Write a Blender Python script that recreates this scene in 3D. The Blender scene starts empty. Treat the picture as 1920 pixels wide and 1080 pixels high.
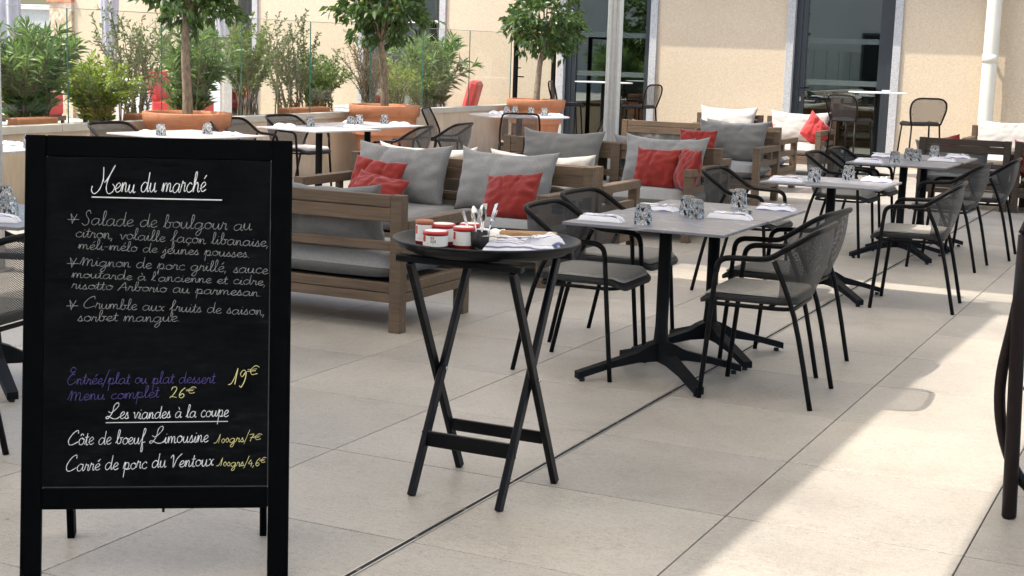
import bpy, bmesh, math, random
from mathutils import Vector, Matrix, noise
R_ = random.Random(7)
PI = math.pi
scene = bpy.context.scene
COL = scene.collection

# ------------------------------------------------------------------ camera, sky, sun, exposure
cam_d = bpy.data.cameras.new('camera'); cam = bpy.data.objects.new('camera', cam_d); COL.objects.link(cam)
cam.matrix_world = Matrix(((0.90007332, -0.09775288, 0.42463207, 0), (0.4345528, 0.12953016, -0.89128323, 0),
                           (0.03212284, 0.98674531, 0.15906543, 1.57), (0, 0, 0, 1)))
cam_d.sensor_width = 36; cam_d.lens = 2773.0 / 1920 * 36; cam_d.clip_start = 0.05; cam_d.clip_end = 500
scene.camera = cam
SUN = Vector((0.45, 0.25, -0.80)).normalized()
w = bpy.data.worlds.new('World'); scene.world = w; w.use_nodes = True
nt = w.node_tree; bg = nt.nodes['Background']; sky = nt.nodes.new('ShaderNodeTexSky')
sky.sky_type = 'NISHITA'; sky.sun_disc = False
sky.sun_elevation = math.asin(-SUN.z); sky.sun_rotation = math.atan2(-SUN.x, -SUN.y)
sky.air_density = 1.0; sky.dust_density = 2.5; sky.ozone_density = 0.7
nt.links.new(sky.outputs[0], bg.inputs[0]); bg.inputs[1].default_value = 0.15
sd = bpy.data.lights.new('sun', 'SUN'); sd.energy = 2.1; sd.angle = math.radians(0.53); sd.color = (1.0, 0.94, 0.86)
sun = bpy.data.objects.new('sun', sd); COL.objects.link(sun); sun.location = (-6, -4, 12)
sun.rotation_euler = SUN.to_track_quat('-Z', 'Y').to_euler()
scene.view_settings.view_transform = 'Standard'; scene.view_settings.look = 'None'
scene.view_settings.gamma = 1; scene.view_settings.use_curve_mapping = False
scene.view_settings.exposure = 1.56
scene.render.resolution_x = 1920; scene.render.resolution_y = 1080
try:
    scene.cycles.transparent_max_bounces = 24; scene.cycles.max_bounces = 12
except Exception: pass

# ------------------------------------------------------------------ materials
class NM:
    def __init__(s, name):
        s.m = bpy.data.materials.new(name); s.m.use_nodes = True; s.t = s.m.node_tree
        s.b = s.t.nodes['Principled BSDF']; s.out = s.t.nodes['Material Output']
    def n(s, typ, **k):
        o = s.t.nodes.new(typ)
        for a, v in k.items():
            if a.startswith('i_'): o.inputs[a[2:].replace('_', ' ')].default_value = v
            else: setattr(o, a, v)
        return o
    def l(s, a, b): s.t.links.new(a, b)
    def coords(s, kind='Object', scale=(1, 1, 1)):
        c = s.n('ShaderNodeTexCoord'); m = s.n('ShaderNodeMapping'); m.inputs['Scale'].default_value = scale
        s.l(c.outputs[kind], m.inputs[0]); return m.outputs[0]
    def noise(s, vec, scale, detail=4, rough=0.55):
        o = s.n('ShaderNodeTexNoise'); o.inputs['Scale'].default_value = scale; o.inputs['Detail'].default_value = detail
        o.inputs['Roughness'].default_value = rough
        if vec is not None: s.l(vec, o.inputs['Vector'])
        return o.outputs['Fac']
    def ramp(s, fac, stops):
        o = s.n('ShaderNodeValToRGB'); e = o.color_ramp.elements
        while len(e) < len(stops): e.new(0.5)
        for i, (p, c) in enumerate(stops): e[i].position = p; e[i].color = (*c, 1)
        s.l(fac, o.inputs[0]); return o.outputs[0]
    def mix(s, fac, a, b, blend='MIX'):
        o = s.n('ShaderNodeMix', data_type='RGBA', blend_type=blend)
        for sock, v in ((o.inputs['Factor'], fac), (o.inputs['A'], a), (o.inputs['B'], b)):
            if hasattr(v, 'node'): s.l(v, sock)
            elif isinstance(v, (int, float)): sock.default_value = v
            else: sock.default_value = (*v, 1)
        return o.outputs['Result']
    def bump(s, h, strength=0.2, dist=0.01):
        o = s.n('ShaderNodeBump'); o.inputs['Strength'].default_value = strength; o.inputs['Distance'].default_value = dist
        s.l(h, o.inputs['Height']); s.l(o.outputs[0], s.b.inputs['Normal'])
    def set(s, color=None, rough=None, metal=None, spec=None):
        for k, v in (('Base Color', color), ('Roughness', rough), ('Metallic', metal), ('Specular IOR Level', spec)):
            if v is None: continue
            if hasattr(v, 'node'): s.l(v, s.b.inputs[k])
            elif k == 'Base Color': s.b.inputs[k].default_value = (*v, 1)
            else: s.b.inputs[k].default_value = v
        return s
M = {}
def simple(name, col, rough=0.5, metal=0.0, spec=0.5, var=0.12, sc=20, bump=0.0, bsc=60, bd=0.003):
    a = NM(name); v = a.coords(); f = a.noise(v, sc)
    c = a.ramp(f, [(0.3, tuple(x * (1 - var) for x in col)), (0.7, tuple(min(1, x * (1 + var)) for x in col))])
    a.set(c, rough, metal, spec)
    if bump: a.bump(a.noise(v, bsc, 3), bump, bd)
    M[name] = a.m; return a.m

def mk_floor():
    a = NM('beige_stone_tile'); g = a.n('ShaderNodeNewGeometry').outputs['Position']
    mp = a.n('ShaderNodeMapping'); mp.inputs['Scale'].default_value = (1.0, 2.0, 1); a.l(g, mp.inputs[0])
    f1 = a.noise(g, 1.6, 8, 0.66); f2 = a.noise(mp.outputs[0], 24, 7, 0.72); f3 = a.noise(g, 62, 6, 0.8)
    f4 = a.noise(g, 0.9, 3, 0.5)
    c = a.ramp(f1, [(0.25, (0.335, 0.303, 0.255)), (0.5, (0.395, 0.361, 0.307)), (0.75, (0.44, 0.405, 0.35))])
    c2 = a.ramp(f2, [(0.28, (0.72, 0.70, 0.68)), (0.46, (0.98, 0.98, 0.98)), (0.7, (1.08, 1.08, 1.08))]); c = a.mix(1.0, c, c2, 'MULTIPLY')
    c3 = a.ramp(f3, [(0.33, (0.66, 0.64, 0.62)), (0.44, (0.97, 0.97, 0.97)), (0.66, (1.10, 1.10, 1.10))]); c = a.mix(1.0, c, c3, 'MULTIPLY')
    c4 = a.ramp(f4, [(0.35, (0.86, 0.86, 0.87)), (0.65, (1.04, 1.035, 1.02))]); c = a.mix(1.0, c, c4, 'MULTIPLY')
    # faint drip stains and specks
    vo = a.n('ShaderNodeTexVoronoi'); vo.inputs['Scale'].default_value = 3.1; a.l(g, vo.inputs['Vector'])
    sp = a.ramp(vo.outputs['Distance'], [(0.016, (0.22, 0.19, 0.16)), (0.026, (1, 1, 1))]); c = a.mix(0.8, c, a.mix(1.0, c, sp, 'MULTIPLY'))
    mu = a.noise(g, 5.0, 5, 0.7); vein = a.ramp(mu, [(0.495, (0, 0, 0)), (0.5, (1, 1, 1)), (0.505, (0, 0, 0))])
    c = a.mix(a.mix(0.72, vein, (0, 0, 0)), c, (0.58, 0.55, 0.49))
    sc = a.noise(mp.outputs[0], 11, 4, 0.75); mk = a.ramp(a.noise(g, 4.0, 2), [(0.50, (0, 0, 0)), (0.60, (1, 1, 1))])
    ln = a.ramp(sc, [(0.487, (0, 0, 0)), (0.5, (1, 1, 1)), (0.513, (0, 0, 0))]); c = a.mix(a.mix(1.0, ln, mk, 'MULTIPLY'), c, (0.20, 0.175, 0.145))
    gr = a.noise(g, 210, 2, 0.5); c = a.mix(1.0, c, a.ramp(gr, [(0.30, (0.78, 0.77, 0.75)), (0.5, (1.0, 1.0, 1.0)), (0.72, (1.10, 1.10, 1.10))]), 'MULTIPLY')
    oi = a.n('ShaderNodeObjectInfo').outputs['Random']
    t = a.ramp(oi, [(0.0, (0.89, 0.89, 0.90)), (1.0, (1.06, 1.05, 1.03))]); c = a.mix(1.0, c, t, 'MULTIPLY')
    r = a.ramp(f2, [(0.2, (0.36,) * 3), (0.8, (0.52,) * 3)])
    a.set(c, r, 0, 0.45); a.bump(f2, 0.12, 0.002); M['tile'] = a.m
mk_floor()
def mk_stucco(name, col):
    a = NM(name); g = a.n('ShaderNodeNewGeometry').outputs['Position']
    f = a.noise(g, 55, 5, 0.6); vo = a.n('ShaderNodeTexVoronoi'); vo.inputs['Scale'].default_value = 75; a.l(g, vo.inputs['Vector'])
    big = a.noise(g, 0.7, 4)
    c = a.ramp(big, [(0.3, tuple(x * 0.95 for x in col)), (0.7, tuple(x * 1.04 for x in col))])
    c = a.mix(1.0, c, a.ramp(f, [(0.3, (0.84, 0.83, 0.81)), (0.62, (1.03, 1.03, 1.03))]), 'MULTIPLY')
    h = a.mix(0.5, f, vo.outputs['Distance']); a.set(c, 0.95, 0, 0.15); a.bump(h, 0.5, 0.008); M[name] = a.m
mk_stucco('yellow_stucco', (0.60, 0.49, 0.35)); mk_stucco('pale_render', (0.46, 0.47, 0.465)); mk_stucco('opp_render', (0.40, 0.39, 0.37)); mk_stucco('planter_render', (0.60, 0.56, 0.48))
def mk_granite():
    a = NM('granite'); g = a.coords(); vo = a.n('ShaderNodeTexVoronoi'); vo.inputs['Scale'].default_value = 110; a.l(g, vo.inputs['Vector'])
    c = a.ramp(vo.outputs['Color'], [(0.1, (0.24, 0.24, 0.235)), (0.3, (0.40, 0.395, 0.385)), (0.8, (0.50, 0.49, 0.47))])
    a.set(c, 0.6, 0, 0.4); a.bump(a.noise(g, 60), 0.2, 0.004); M['granite'] = a.m
    a = NM('peach_stone'); g = a.coords(); vo = a.n('ShaderNodeTexVoronoi'); vo.inputs['Scale'].default_value = 16; a.l(g, vo.inputs['Vector'])
    c = a.ramp(vo.outputs['Color'], [(0.2, (0.38, 0.28, 0.19)), (0.5, (0.55, 0.42, 0.29)), (0.8, (0.62, 0.5, 0.38))])
    a.set(c, 0.8); M['peach_stone'] = a.m
mk_granite()
def mk_wood(name, dark, light, sc=(2.0, 28, 28)):
    a = NM(name); v = a.coords('Object', sc); f = a.noise(v, 2.2, 7, 0.62); f2 = a.noise(a.coords('Object', (1, 1, 1)), 2.5, 3)
    oi = a.n('ShaderNodeObjectInfo').outputs['Random']
    c = a.ramp(f, [(0.25, dark), (0.7, light)]); c = a.mix(1.0, c, a.ramp(f2, [(0.3, (0.85,) * 3), (0.7, (1.1,) * 3)]), 'MULTIPLY')
    c = a.mix(1.0, c, a.ramp(oi, [(0, (0.9,) * 3), (1, (1.08, 1.07, 1.05))]), 'MULTIPLY')
    a.set(c, 0.62, 0, 0.3); a.bump(f, 0.25, 0.003); M[name] = a.m
mk_wood('weathered_teak', (0.080, 0.052, 0.032), (0.150, 0.103, 0.065)); mk_wood('dark_teak', (0.030, 0.020, 0.0145), (0.055, 0.038, 0.027))
mk_wood('planter_boards', (0.50, 0.39, 0.28), (0.66, 0.53, 0.39), (6, 26, 1.3))
mk_wood('bark', (0.09, 0.06, 0.04), (0.34, 0.26, 0.18), (20, 20, 7)); mk_wood('handle_wood', (0.28, 0.15, 0.06), (0.45, 0.27, 0.13))
def mk_fabric(name, col, sheen=0.2, sc=520):
    a = NM(name); v = a.coords(); f = a.noise(v, sc / 4, 2); f2 = a.noise(v, 7, 4)
    c = a.ramp(f, [(0.3, tuple(x * 0.82 for x in col)), (0.7, tuple(x * 1.12 for x in col))])
    c = a.mix(1.0, c, a.ramp(f2, [(0.3, (0.93,) * 3), (0.7, (1.05,) * 3)]), 'MULTIPLY')
    oi = a.n('ShaderNodeObjectInfo').outputs['Random']; c = a.mix(1.0, c, a.ramp(oi, [(0, (0.92,) * 3), (1, (1.06,) * 3)]), 'MULTIPLY')
    a.set(c, 0.9, 0, 0.15); a.b.inputs['Sheen Weight'].default_value = sheen; a.bump(f, 0.25, 0.002); M[name] = a.m
mk_fabric('grey_fabric', (0.145, 0.141, 0.132)); mk_fabric('light_grey_fabric', (0.22, 0.216, 0.205))
mk_fabric('red_fabric', (0.225, 0.023, 0.017)); mk_fabric('bright_red_fabric', (0.60, 0.06, 0.055)); mk_fabric('cream_fabric', (0.43, 0.40, 0.355))
mk_fabric('parasol_fabric', (0.50, 0.48, 0.50)); 
def mk_napkin():
    a = NM('napkin_cloth'); v = a.coords(); wv = a.n('ShaderNodeTexWave'); wv.wave_type = 'BANDS'; wv.bands_direction = 'Y'; wv.inputs['Scale'].default_value = 17; wv.inputs['Distortion'].default_value = .6; a.l(v, wv.inputs[0])
    c = a.ramp(wv.outputs['Fac'], [(0.82, (0.70, 0.69, 0.70)), (0.92, (0.17, 0.16, 0.30))]); a.set(c, 0.9, 0, 0.1); a.bump(a.noise(v, 140, 2), 0.3, 0.001); M['napkin_cloth'] = a.m
mk_napkin()
simple('charcoal_metal', (0.0075, 0.0072, 0.0075), 0.40, 0.0, 0.07, 0.15); simple('brown_metal', (0.014, 0.010, 0.009), 0.36, 0.0, 0.12)
simple('cast_iron', (0.008, 0.009, 0.010), 0.55, 0.0, 0.08, 0.12, 20, 0.1); simple('seat_pad', (0.30, 0.28, 0.245), 0.75, 0, 0.3, 0.1, 40, 0.15, 300, 0.001)
simple('sunlit_pad', (0.42, 0.40, 0.37), 0.8); simple('seat_rim', (0.014, 0.013, 0.013), 0.7); simple('black_paint', (0.0016, 0.0020, 0.0024), 0.5, 0, 0.03, 0.2, 8, 0.06, 30)  # pad of the brown chairs is lightened: sunlight put into its colour
simple('stand_black', (0.0045, 0.0045, 0.0055), 0.35, 0, 0.16, 0.2, 20)

def mk_board():
    a = NM('board_black'); v = a.coords('Object', (1, 1, 1.6)); f = a.noise(v, 3.5, 6, .7); f2 = a.noise(a.coords('Object', (1, 1, 5)), 16, 4, .6)
    c = a.ramp(a.mix(.4, f, f2), [(.40, (.0012, .0015, .0019)), (.56, (.0045, .0050, .0058)), (.68, (.014, .015, .016))]); a.set(c, .6, 0, .05); M['board_black'] = a.m
mk_board(); simple('tray_black', (0.007, 0.0078, 0.010), 0.42, 0, 0.14, 0.1, 50, 0.1, 200, 0.001)
simple('chalk_white', (0.85, 0.85, 0.84), 0.8); simple('chalk_grey', (0.34, 0.34, 0.325), 0.9, var=0.3, sc=300); simple('chalk_purple', (0.085, 0.062, 0.22), 0.9, var=0.2, sc=200)
simple('chalk_yellow', (0.85, 0.78, 0.33), 0.8); simple('chalk_line', (0.055, 0.055, 0.055), 0.9)
simple('anodised_aluminium', (0.50, 0.49, 0.47), 0.30, 0.6, 0.5, 0.06); simple('door_metal', (0.022, 0.028, 0.032), 0.42, 0.0, 0.5, 0.08)
simple('cream_paint', (0.68, 0.65, 0.54), 0.5, 0, 0.4, 0.05, 4); simple('grout', (0.10, 0.09, 0.08), 0.9); simple('drain_steel', (0.55, 0.52, 0.48), 0.3, 0.8)
simple('black_gap', (0.006, 0.006, 0.006), 0.9); simple('soil', (0.07, 0.045, 0.03), 0.95, 0, 0.2, 0.4, 40, 0.8, 60, 0.02)
simple('dark_rubber', (0.006, 0.006, 0.006), 0.6); simple('steel', (0.62, 0.61, 0.60), 0.2, 1.0, 0.5, 0.05)
simple('jar_paper', (0.78, 0.74, 0.68), 0.6, 0, 0.4, 0.05); simple('jar_red', (0.50, 0.03, 0.03), 0.4); simple('jar_jam', (0.16, 0.012, 0.012), 0.25); simple('print_grey', (0.30, 0.28, 0.26), 0.7)
simple('cork_brown', (0.36, 0.12, 0.06), 0.6); simple('white_plastic', (0.75, 0.74, 0.72), 0.45); simple('sticker_black', (0.02, 0.02, 0.02), 0.5)
simple('room_grey', (0.10, 0.105, 0.10), 0.9); simple('far_paving', (0.46, 0.42, 0.37), 0.85, 0, 0.2, 0.1, 1.2, 0.1, 30, 0.004)
simple('concrete_cap', (0.50, 0.46, 0.39), 0.8, 0, 0.3, 0.08, 6, 0.1)
simple('lemon_green', (0.20, 0.24, 0.03), 0.45)
def mk_terracotta():
    a = NM('terracotta'); v = a.coords(); f = a.noise(v, 5, 5); f2 = a.noise(a.coords('Object', (3, 3, 30)), 3, 4); f3 = a.noise(v, 70, 2)
    c = a.ramp(f, [(0.3, (0.44, 0.17, 0.085)), (0.7, (0.56, 0.245, 0.13))])
    c = a.mix(a.mix(0.5, (0, 0, 0), a.ramp(f2, [(0.55, (0, 0, 0)), (0.75, (1, 1, 1))])), c, (0.60, 0.38, 0.26))
    a.set(c, 0.85, 0, 0.2); a.bump(f3, 0.2, 0.003); M['terracotta'] = a.m
mk_terracotta()
def mk_leaf(name, c1, c2, trans=0.35, rough=0.4):
    a = NM(name); g = a.n('ShaderNodeNewGeometry').outputs['Position']; f = a.noise(g, 9, 3); f2 = a.noise(g, 60, 1)
    c = a.ramp(a.mix(0.5, f, f2), [(0.35, c1), (0.65, c2)]); a.set(c, rough, 0, 0.5)
    tr = a.n('ShaderNodeBsdfTranslucent'); br = a.mix(0.5, c, (c2[0] * 1.4, c2[1] * 1.5, c2[2] * 0.7)); a.l(br, tr.inputs[0])
    mx = a.n('ShaderNodeMixShader'); mx.inputs[0].default_value = trans
    a.l(a.b.outputs[0], mx.inputs[1]); a.l(tr.outputs[0], mx.inputs[2]); a.l(mx.outputs[0], a.out.inputs[0]); M[name] = a.m
mk_leaf('citrus_leaf', (0.03, 0.062, 0.018), (0.11, 0.18, 0.05), 0.32, 0.28); mk_leaf('oleander_leaf', (0.05, 0.11, 0.035), (0.20, 0.30, 0.11), 0.42)
mk_leaf('nandina_leaf', (0.13, 0.21, 0.03), (0.33, 0.40, 0.08), 0.45); mk_leaf('olive_leaf', (0.08, 0.11, 0.055), (0.19, 0.23, 0.11), 0.35)
mk_leaf('pittosporum_leaf', (0.09, 0.15, 0.045), (0.21, 0.28, 0.09), 0.4); mk_leaf('rust_leaf', (0.16, 0.10, 0.04), (0.26, 0.19, 0.08), 0.3)
def mk_glass():
    def thin(name, tint, gloss_col, base_fac, ior=1.5, rough=0.0):
        a = NM(name); t = a.n('ShaderNodeBsdfTransparent'); t.inputs[0].default_value = (*tint, 1)
        g = a.n('ShaderNodeBsdfGlossy'); g.inputs[0].default_value = (*gloss_col, 1); g.inputs['Roughness'].default_value = rough
        lw = a.n('ShaderNodeLayerWeight'); lw.inputs[0].default_value = 0.5
        pw_ = a.n('ShaderNodeMath', operation='POWER'); a.l(lw.outputs['Facing'], pw_.inputs[0]); pw_.inputs[1].default_value = 4.0
        ml = a.n('ShaderNodeMath', operation='MULTIPLY'); a.l(pw_.outputs[0], ml.inputs[0]); ml.inputs[1].default_value = ior
        ad = a.n('ShaderNodeMath', operation='ADD', use_clamp=True); ad.inputs[1].default_value = base_fac; a.l(ml.outputs[0], ad.inputs[0])
        mx = a.n('ShaderNodeMixShader'); a.l(ad.outputs[0], mx.inputs[0]); a.l(t.outputs[0], mx.inputs[1]); a.l(g.outputs[0], mx.inputs[2])
        a.l(mx.outputs[0], a.out.inputs[0]); M[name] = a.m; return a
    thin('clear_glass', (0.955, 0.975, 0.96), (1, 1, 1), 0.012, 0.30)
    thin('door_glass', (0.36, 0.42, 0.40), (0.78, 0.86, 0.81), 0.26, 0.9)
    a = NM('green_glass_edge'); a.set((0.03, 0.13, 0.11), 0.2, 0, 0.6); M['green_edge'] = a.m
    a = NM('pale_glass_edge'); a.set((0.45, 0.52, 0.47), 0.2, 0, 0.6); M['pale_edge'] = a.m
    a = NM('grey_green_band'); a.set((0.13, 0.16, 0.145), 0.35, 0, 0.3)
    t = a.n('ShaderNodeBsdfTransparent'); mx = a.n('ShaderNodeMixShader'); mx.inputs[0].default_value = 0.5
    a.l(t.outputs[0], mx.inputs[1]); a.l(a.b.outputs[0], mx.inputs[2]); a.l(mx.outputs[0], a.out.inputs[0]); M['glass_band'] = a.m
    a = NM('tumbler_glass'); g = a.n('ShaderNodeBsdfGlass'); g.inputs['IOR'].default_value = 1.5; g.inputs['Roughness'].default_value = 0.0
    vo = a.n('ShaderNodeTexVoronoi'); vo.inputs['Scale'].default_value = 105; a.l(a.coords('Object', (1, 1, .6)), vo.inputs['Vector'])
    a.l(a.ramp(vo.outputs['Color'], [(0.16, (0.10, 0.10, 0.12)), (0.28, (0.97, 0.98, 0.98))]), g.inputs[0])  # dark cells tinted into the glass stand in for cut-glass refraction
    bp = a.n('ShaderNodeBump'); bp.inputs['Strength'].default_value = 1.0; bp.inputs['Distance'].default_value = .004; a.l(vo.outputs['Distance'], bp.inputs['Height']); a.l(bp.outputs[0], g.inputs['Normal'])
    t = a.n('ShaderNodeBsdfTransparent'); t.inputs[0].default_value = (0.93, 0.94, 0.94, 1)
    mx = a.n('ShaderNodeMixShader'); mx.inputs[0].default_value = 0.10; a.l(g.outputs[0], mx.inputs[1]); a.l(t.outputs[0], mx.inputs[2])
    a.l(mx.outputs[0], a.out.inputs[0]); M['tumbler'] = a.m
mk_glass()
def mk_awning():
    a = NM('awning_canvas'); v = a.coords(); f = a.noise(v, 300, 2); c = a.ramp(f, [(0.3, (0.62, 0.58, 0.52)), (0.7, (0.72, 0.68, 0.61))])
    a.set(c, 0.9, 0, 0.1); tr = a.n('ShaderNodeBsdfTranslucent'); tr.inputs[0].default_value = (0.88, 0.855, 0.79, 1)
    mx = a.n('ShaderNodeMixShader'); mx.inputs[0].default_value = 0.70; a.l(a.b.outputs[0], mx.inputs[1]); a.l(tr.outputs[0], mx.inputs[2])
    a.l(mx.outputs[0], a.out.inputs[0]); M['awning_canvas'] = a.m
mk_awning()
def mk_mesh_weave(name, col, cell=0.0065, thr=0.42):
    # woven sling: open holes in a fine grid, laid out in UV metres
    a = NM(name); a.set(col, 0.55, 0, 0.4); uv = a.n('ShaderNodeUVMap').outputs[0]
    sp = a.n('ShaderNodeSeparateXYZ'); a.l(uv, sp.inputs[0]); fs = []
    for k in (0, 1):
        m1 = a.n('ShaderNodeMath', operation='MULTIPLY'); a.l(sp.outputs[k], m1.inputs[0]); m1.inputs[1].default_value = 2 * PI / cell
        s1 = a.n('ShaderNodeMath', operation='SINE'); a.l(m1.outputs[0], s1.inputs[0]); fs.append(s1.outputs[0])
    p = a.n('ShaderNodeMath', operation='MULTIPLY'); a.l(fs[0], p.inputs[0]); a.l(fs[1], p.inputs[1])
    g = a.n('ShaderNodeMath', operation='GREATER_THAN'); a.l(p.outputs[0], g.inputs[0]); g.inputs[1].default_value = thr
    t = a.n('ShaderNodeBsdfTransparent'); mx = a.n('ShaderNodeMixShader')
    a.l(g.outputs[0], mx.inputs[0]); a.l(a.b.outputs[0], mx.inputs[1]); a.l(t.outputs[0], mx.inputs[2]); a.l(mx.outputs[0], a.out.inputs[0]); M[name] = a.m
mk_mesh_weave('sling_mesh', (0.032, 0.031, 0.030), 0.0095, 0.22); mk_mesh_weave('stool_mesh', (0.035, 0.03, 0.03), 0.009, 0.1); mk_mesh_weave('grey_sling', (0.07, 0.066, 0.063), 0.0075, 0.25)
def mk_top(name, col, rough):
    a = NM(name); g = a.coords(); f = a.noise(g, 60, 4); n2 = a.noise(a.coords('Object', (1, 2.2, 1)), 1.3, 3)
    c = a.ramp(f, [(0.3, tuple(x * 0.9 for x in col)), (0.7, tuple(x * 1.1 for x in col))])
    vein = a.ramp(n2, [(0.492, (0, 0, 0)), (0.5, (1, 1, 1)), (0.508, (0, 0, 0))]); c = a.mix(a.mix(0.35, (0, 0, 0), vein), c, (0.6, 0.6, 0.6))
    a.set(c, rough, 0, 0.5); M[name] = a.m
mk_top('slate_top', (0.145, 0.146, 0.165), 0.38); mk_top('pale_top', (0.40, 0.38, 0.38), 0.4)

# ------------------------------------------------------------------ mesh helpers
class B:
    """collects shapes and links them as one mesh object"""
    def __init__(s): s.v = []; s.f = []; s.uv = []; s.sm = []
    def add(s, vs, fs, smooth=False, uvs=None):
        o = len(s.v); s.v += [tuple(v) for v in vs]
        for i, f in enumerate(fs):
            s.f.append(tuple(k + o for k in f)); s.sm.append(smooth); s.uv.append(uvs[i] if uvs else [(0, 0)] * len(f))
        return s
    def box(s, x0, x1, y0, y1, z0, z1, c=0.0, mat=None):
        if c <= 0:
            vs = [(x, y, z) for x in (x0, x1) for y in (y0, y1) for z in (z0, z1)]
            fs = [(0, 1, 3, 2), (4, 6, 7, 5), (0, 4, 5, 1), (2, 3, 7, 6), (0, 2, 6, 4), (1, 5, 7, 3)]
        else:
            bm = bmesh.new(); bmesh.ops.create_cube(bm, size=1)
            for v in bm.verts: v.co = Vector((x0 + (v.co.x + .5) * (x1 - x0), y0 + (v.co.y + .5) * (y1 - y0), z0 + (v.co.z + .5) * (z1 - z0)))
            bmesh.ops.bevel(bm, geom=bm.edges[:], offset=c, segments=1, affect='EDGES'); bm.verts.index_update()
            vs = [v.co.copy() for v in bm.verts]; fs = [[v.index for v in f.verts] for f in bm.faces]; bm.free()
        if mat is not None: vs = [mat @ Vector(v) for v in vs]
        return s.add(vs, fs)
    def beam(s, p, q, wd, ht, c=0.004, up=(0, 0, 1)):
        p, q = Vector(p), Vector(q); d = q - p; L = d.length; d.normalize(); up = Vector(up)
        sx = d.cross(up); sx = sx.normalized() if sx.length > 1e-5 else Vector((1, 0, 0)); uz = sx.cross(d)
        m = Matrix((( d.x, sx.x, uz.x, p.x), (d.y, sx.y, uz.y, p.y), (d.z, sx.z, uz.z, p.z), (0, 0, 0, 1)))
        return s.box(0, L, -wd / 2, wd / 2, -ht / 2, ht / 2, c, m)
    def tube(s, pts, r, n=8, closed=False, caps=True, flat=1.0):
        P = [Vector(p) for p in pts]; N = len(P); rs = r if isinstance(r, (list, tuple)) else [r] * N
        T = []
        for i in range(N):
            a = P[(i - 1) % N] if (closed or i > 0) else P[i]; b = P[(i + 1) % N] if (closed or i < N - 1) else P[i]
            t = b - a; T.append(t.normalized() if t.length > 1e-9 else Vector((0, 0, 1)))
        nrm = T[0].orthogonal().normalized(); vs = []
        for i in range(N):
            nrm = (nrm - T[i] * nrm.dot(T[i])); nrm = nrm.normalized() if nrm.length > 1e-6 else T[i].orthogonal().normalized()
            bn = T[i].cross(nrm)
            for k in range(n):
                a = 2 * PI * k / n; vs.append(P[i] + (nrm * math.cos(a) + bn * math.sin(a) * flat) * rs[i])
        fs = [(i * n + k, i * n + (k + 1) % n, ((i + 1) % N) * n + (k + 1) % n, ((i + 1) % N) * n + k) for i in range(N if closed else N - 1) for k in range(n)]
        if caps and not closed: fs += [tuple(range(n))[::-1], tuple((N - 1) * n + k for k in range(n))]
        return s.add(vs, fs, True)
    def lathe(s, prof, n=32, cx=0, cy=0, close=False, smooth=True, rfn=None):
        vs = []
        for i, (r, z) in enumerate(prof):
            for k in range(n):
                a = 2 * PI * k / n; rr = r * (rfn(i, k) if rfn else 1); vs.append((cx + rr * math.cos(a), cy + rr * math.sin(a), z))
        m = len(prof); fs = [(i * n + k, i * n + (k + 1) % n, (i + 1) * n + (k + 1) % n, (i + 1) * n + k) for i in range(m - 1) for k in range(n)]
        if close: fs += [tuple(range(n))[::-1], tuple((m - 1) * n + k for k in range(n))]
        return s.add(vs, fs, smooth)
    def grid(s, fn, nu, nv, smooth=True, uvfn=None):
        vs = [fn(i / nu, j / nv) for j in range(nv + 1) for i in range(nu + 1)]; fs = []; uvs = []
        for j in range(nv):
            for i in range(nu):
                q = [j * (nu + 1) + i, j * (nu + 1) + i + 1, (j + 1) * (nu + 1) + i + 1, (j + 1) * (nu + 1) + i]; fs.append(q)
                uvs.append([uvfn((k % (nu + 1)) / nu, (k // (nu + 1)) / nv) if uvfn else (0, 0) for k in q])
        return s.add(vs, fs, smooth, uvs)
    def prism(s, poly, z0, z1):
        n = len(poly); vs = [(x, y, z0) for x, y in poly] + [(x, y, z1) for x, y in poly]
        return s.add(vs, [tuple(range(n))[::-1], tuple(range(n, 2 * n))] + [(i, (i + 1) % n, n + (i + 1) % n, n + i) for i in range(n)])
    def obj(s, name, mat, parent=None, loc=None):
        me = bpy.data.meshes.new(name); me.from_pydata(s.v, [], s.f); me.polygons.foreach_set('use_smooth', s.sm)
        ul = me.uv_layers.new(name='UVMap'); flat = [c for f in s.uv for uv in f for c in uv]; ul.data.foreach_set('uv', flat)
        me.materials.append(M[mat] if isinstance(mat, str) else mat); me.update()
        o = bpy.data.objects.new(name, me); COL.objects.link(o)
        if parent: o.parent = parent
        if loc: o.location = loc
        return o
def crv(pts, seg=5, closed=False):
    """Catmull-Rom through the points"""
    P = [Vector(p) for p in pts]; n = len(P); out = []
    for i in range(n if closed else n - 1):
        g = lambda k: P[k % n] if closed else P[max(0, min(n - 1, k))]
        a, b, c, d = g(i - 1), g(i), g(i + 1), g(i + 2)
        for j in range(seg):
            t = j / seg; out.append(0.5 * ((2 * b) + (c - a) * t + (2 * a - 5 * b + 4 * c - d) * t * t + (3 * b - a - 3 * c + d) * t ** 3))
    if not closed: out.append(P[-1])
    return out
def thing(name, label, cat, loc=(0, 0, 0), rz=0, group=None):
    o = bpy.data.objects.new(name, None); COL.objects.link(o); o.empty_display_size = 0.1
    o.location = loc; o.rotation_euler = (0, 0, rz); return tag(o, label, cat, group)
def tag(o, label, cat, group=None):
    o['label'] = label; o['category'] = cat
    if group: o['group'] = group
    return o
def dup(root, loc, rz, label, group=None):
    r = root.copy(); COL.objects.link(r); r.location = loc
    r.rotation_euler = (root.rotation_euler[0], root.rotation_euler[1], rz); r['label'] = label
    if group: r['group'] = group
    for ch in list(root.children):
        c = ch.copy(); COL.objects.link(c); c.parent = r
        for g in list(ch.children):
            d = g.copy(); COL.objects.link(d); d.parent = c
    return r
used = set()
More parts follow.
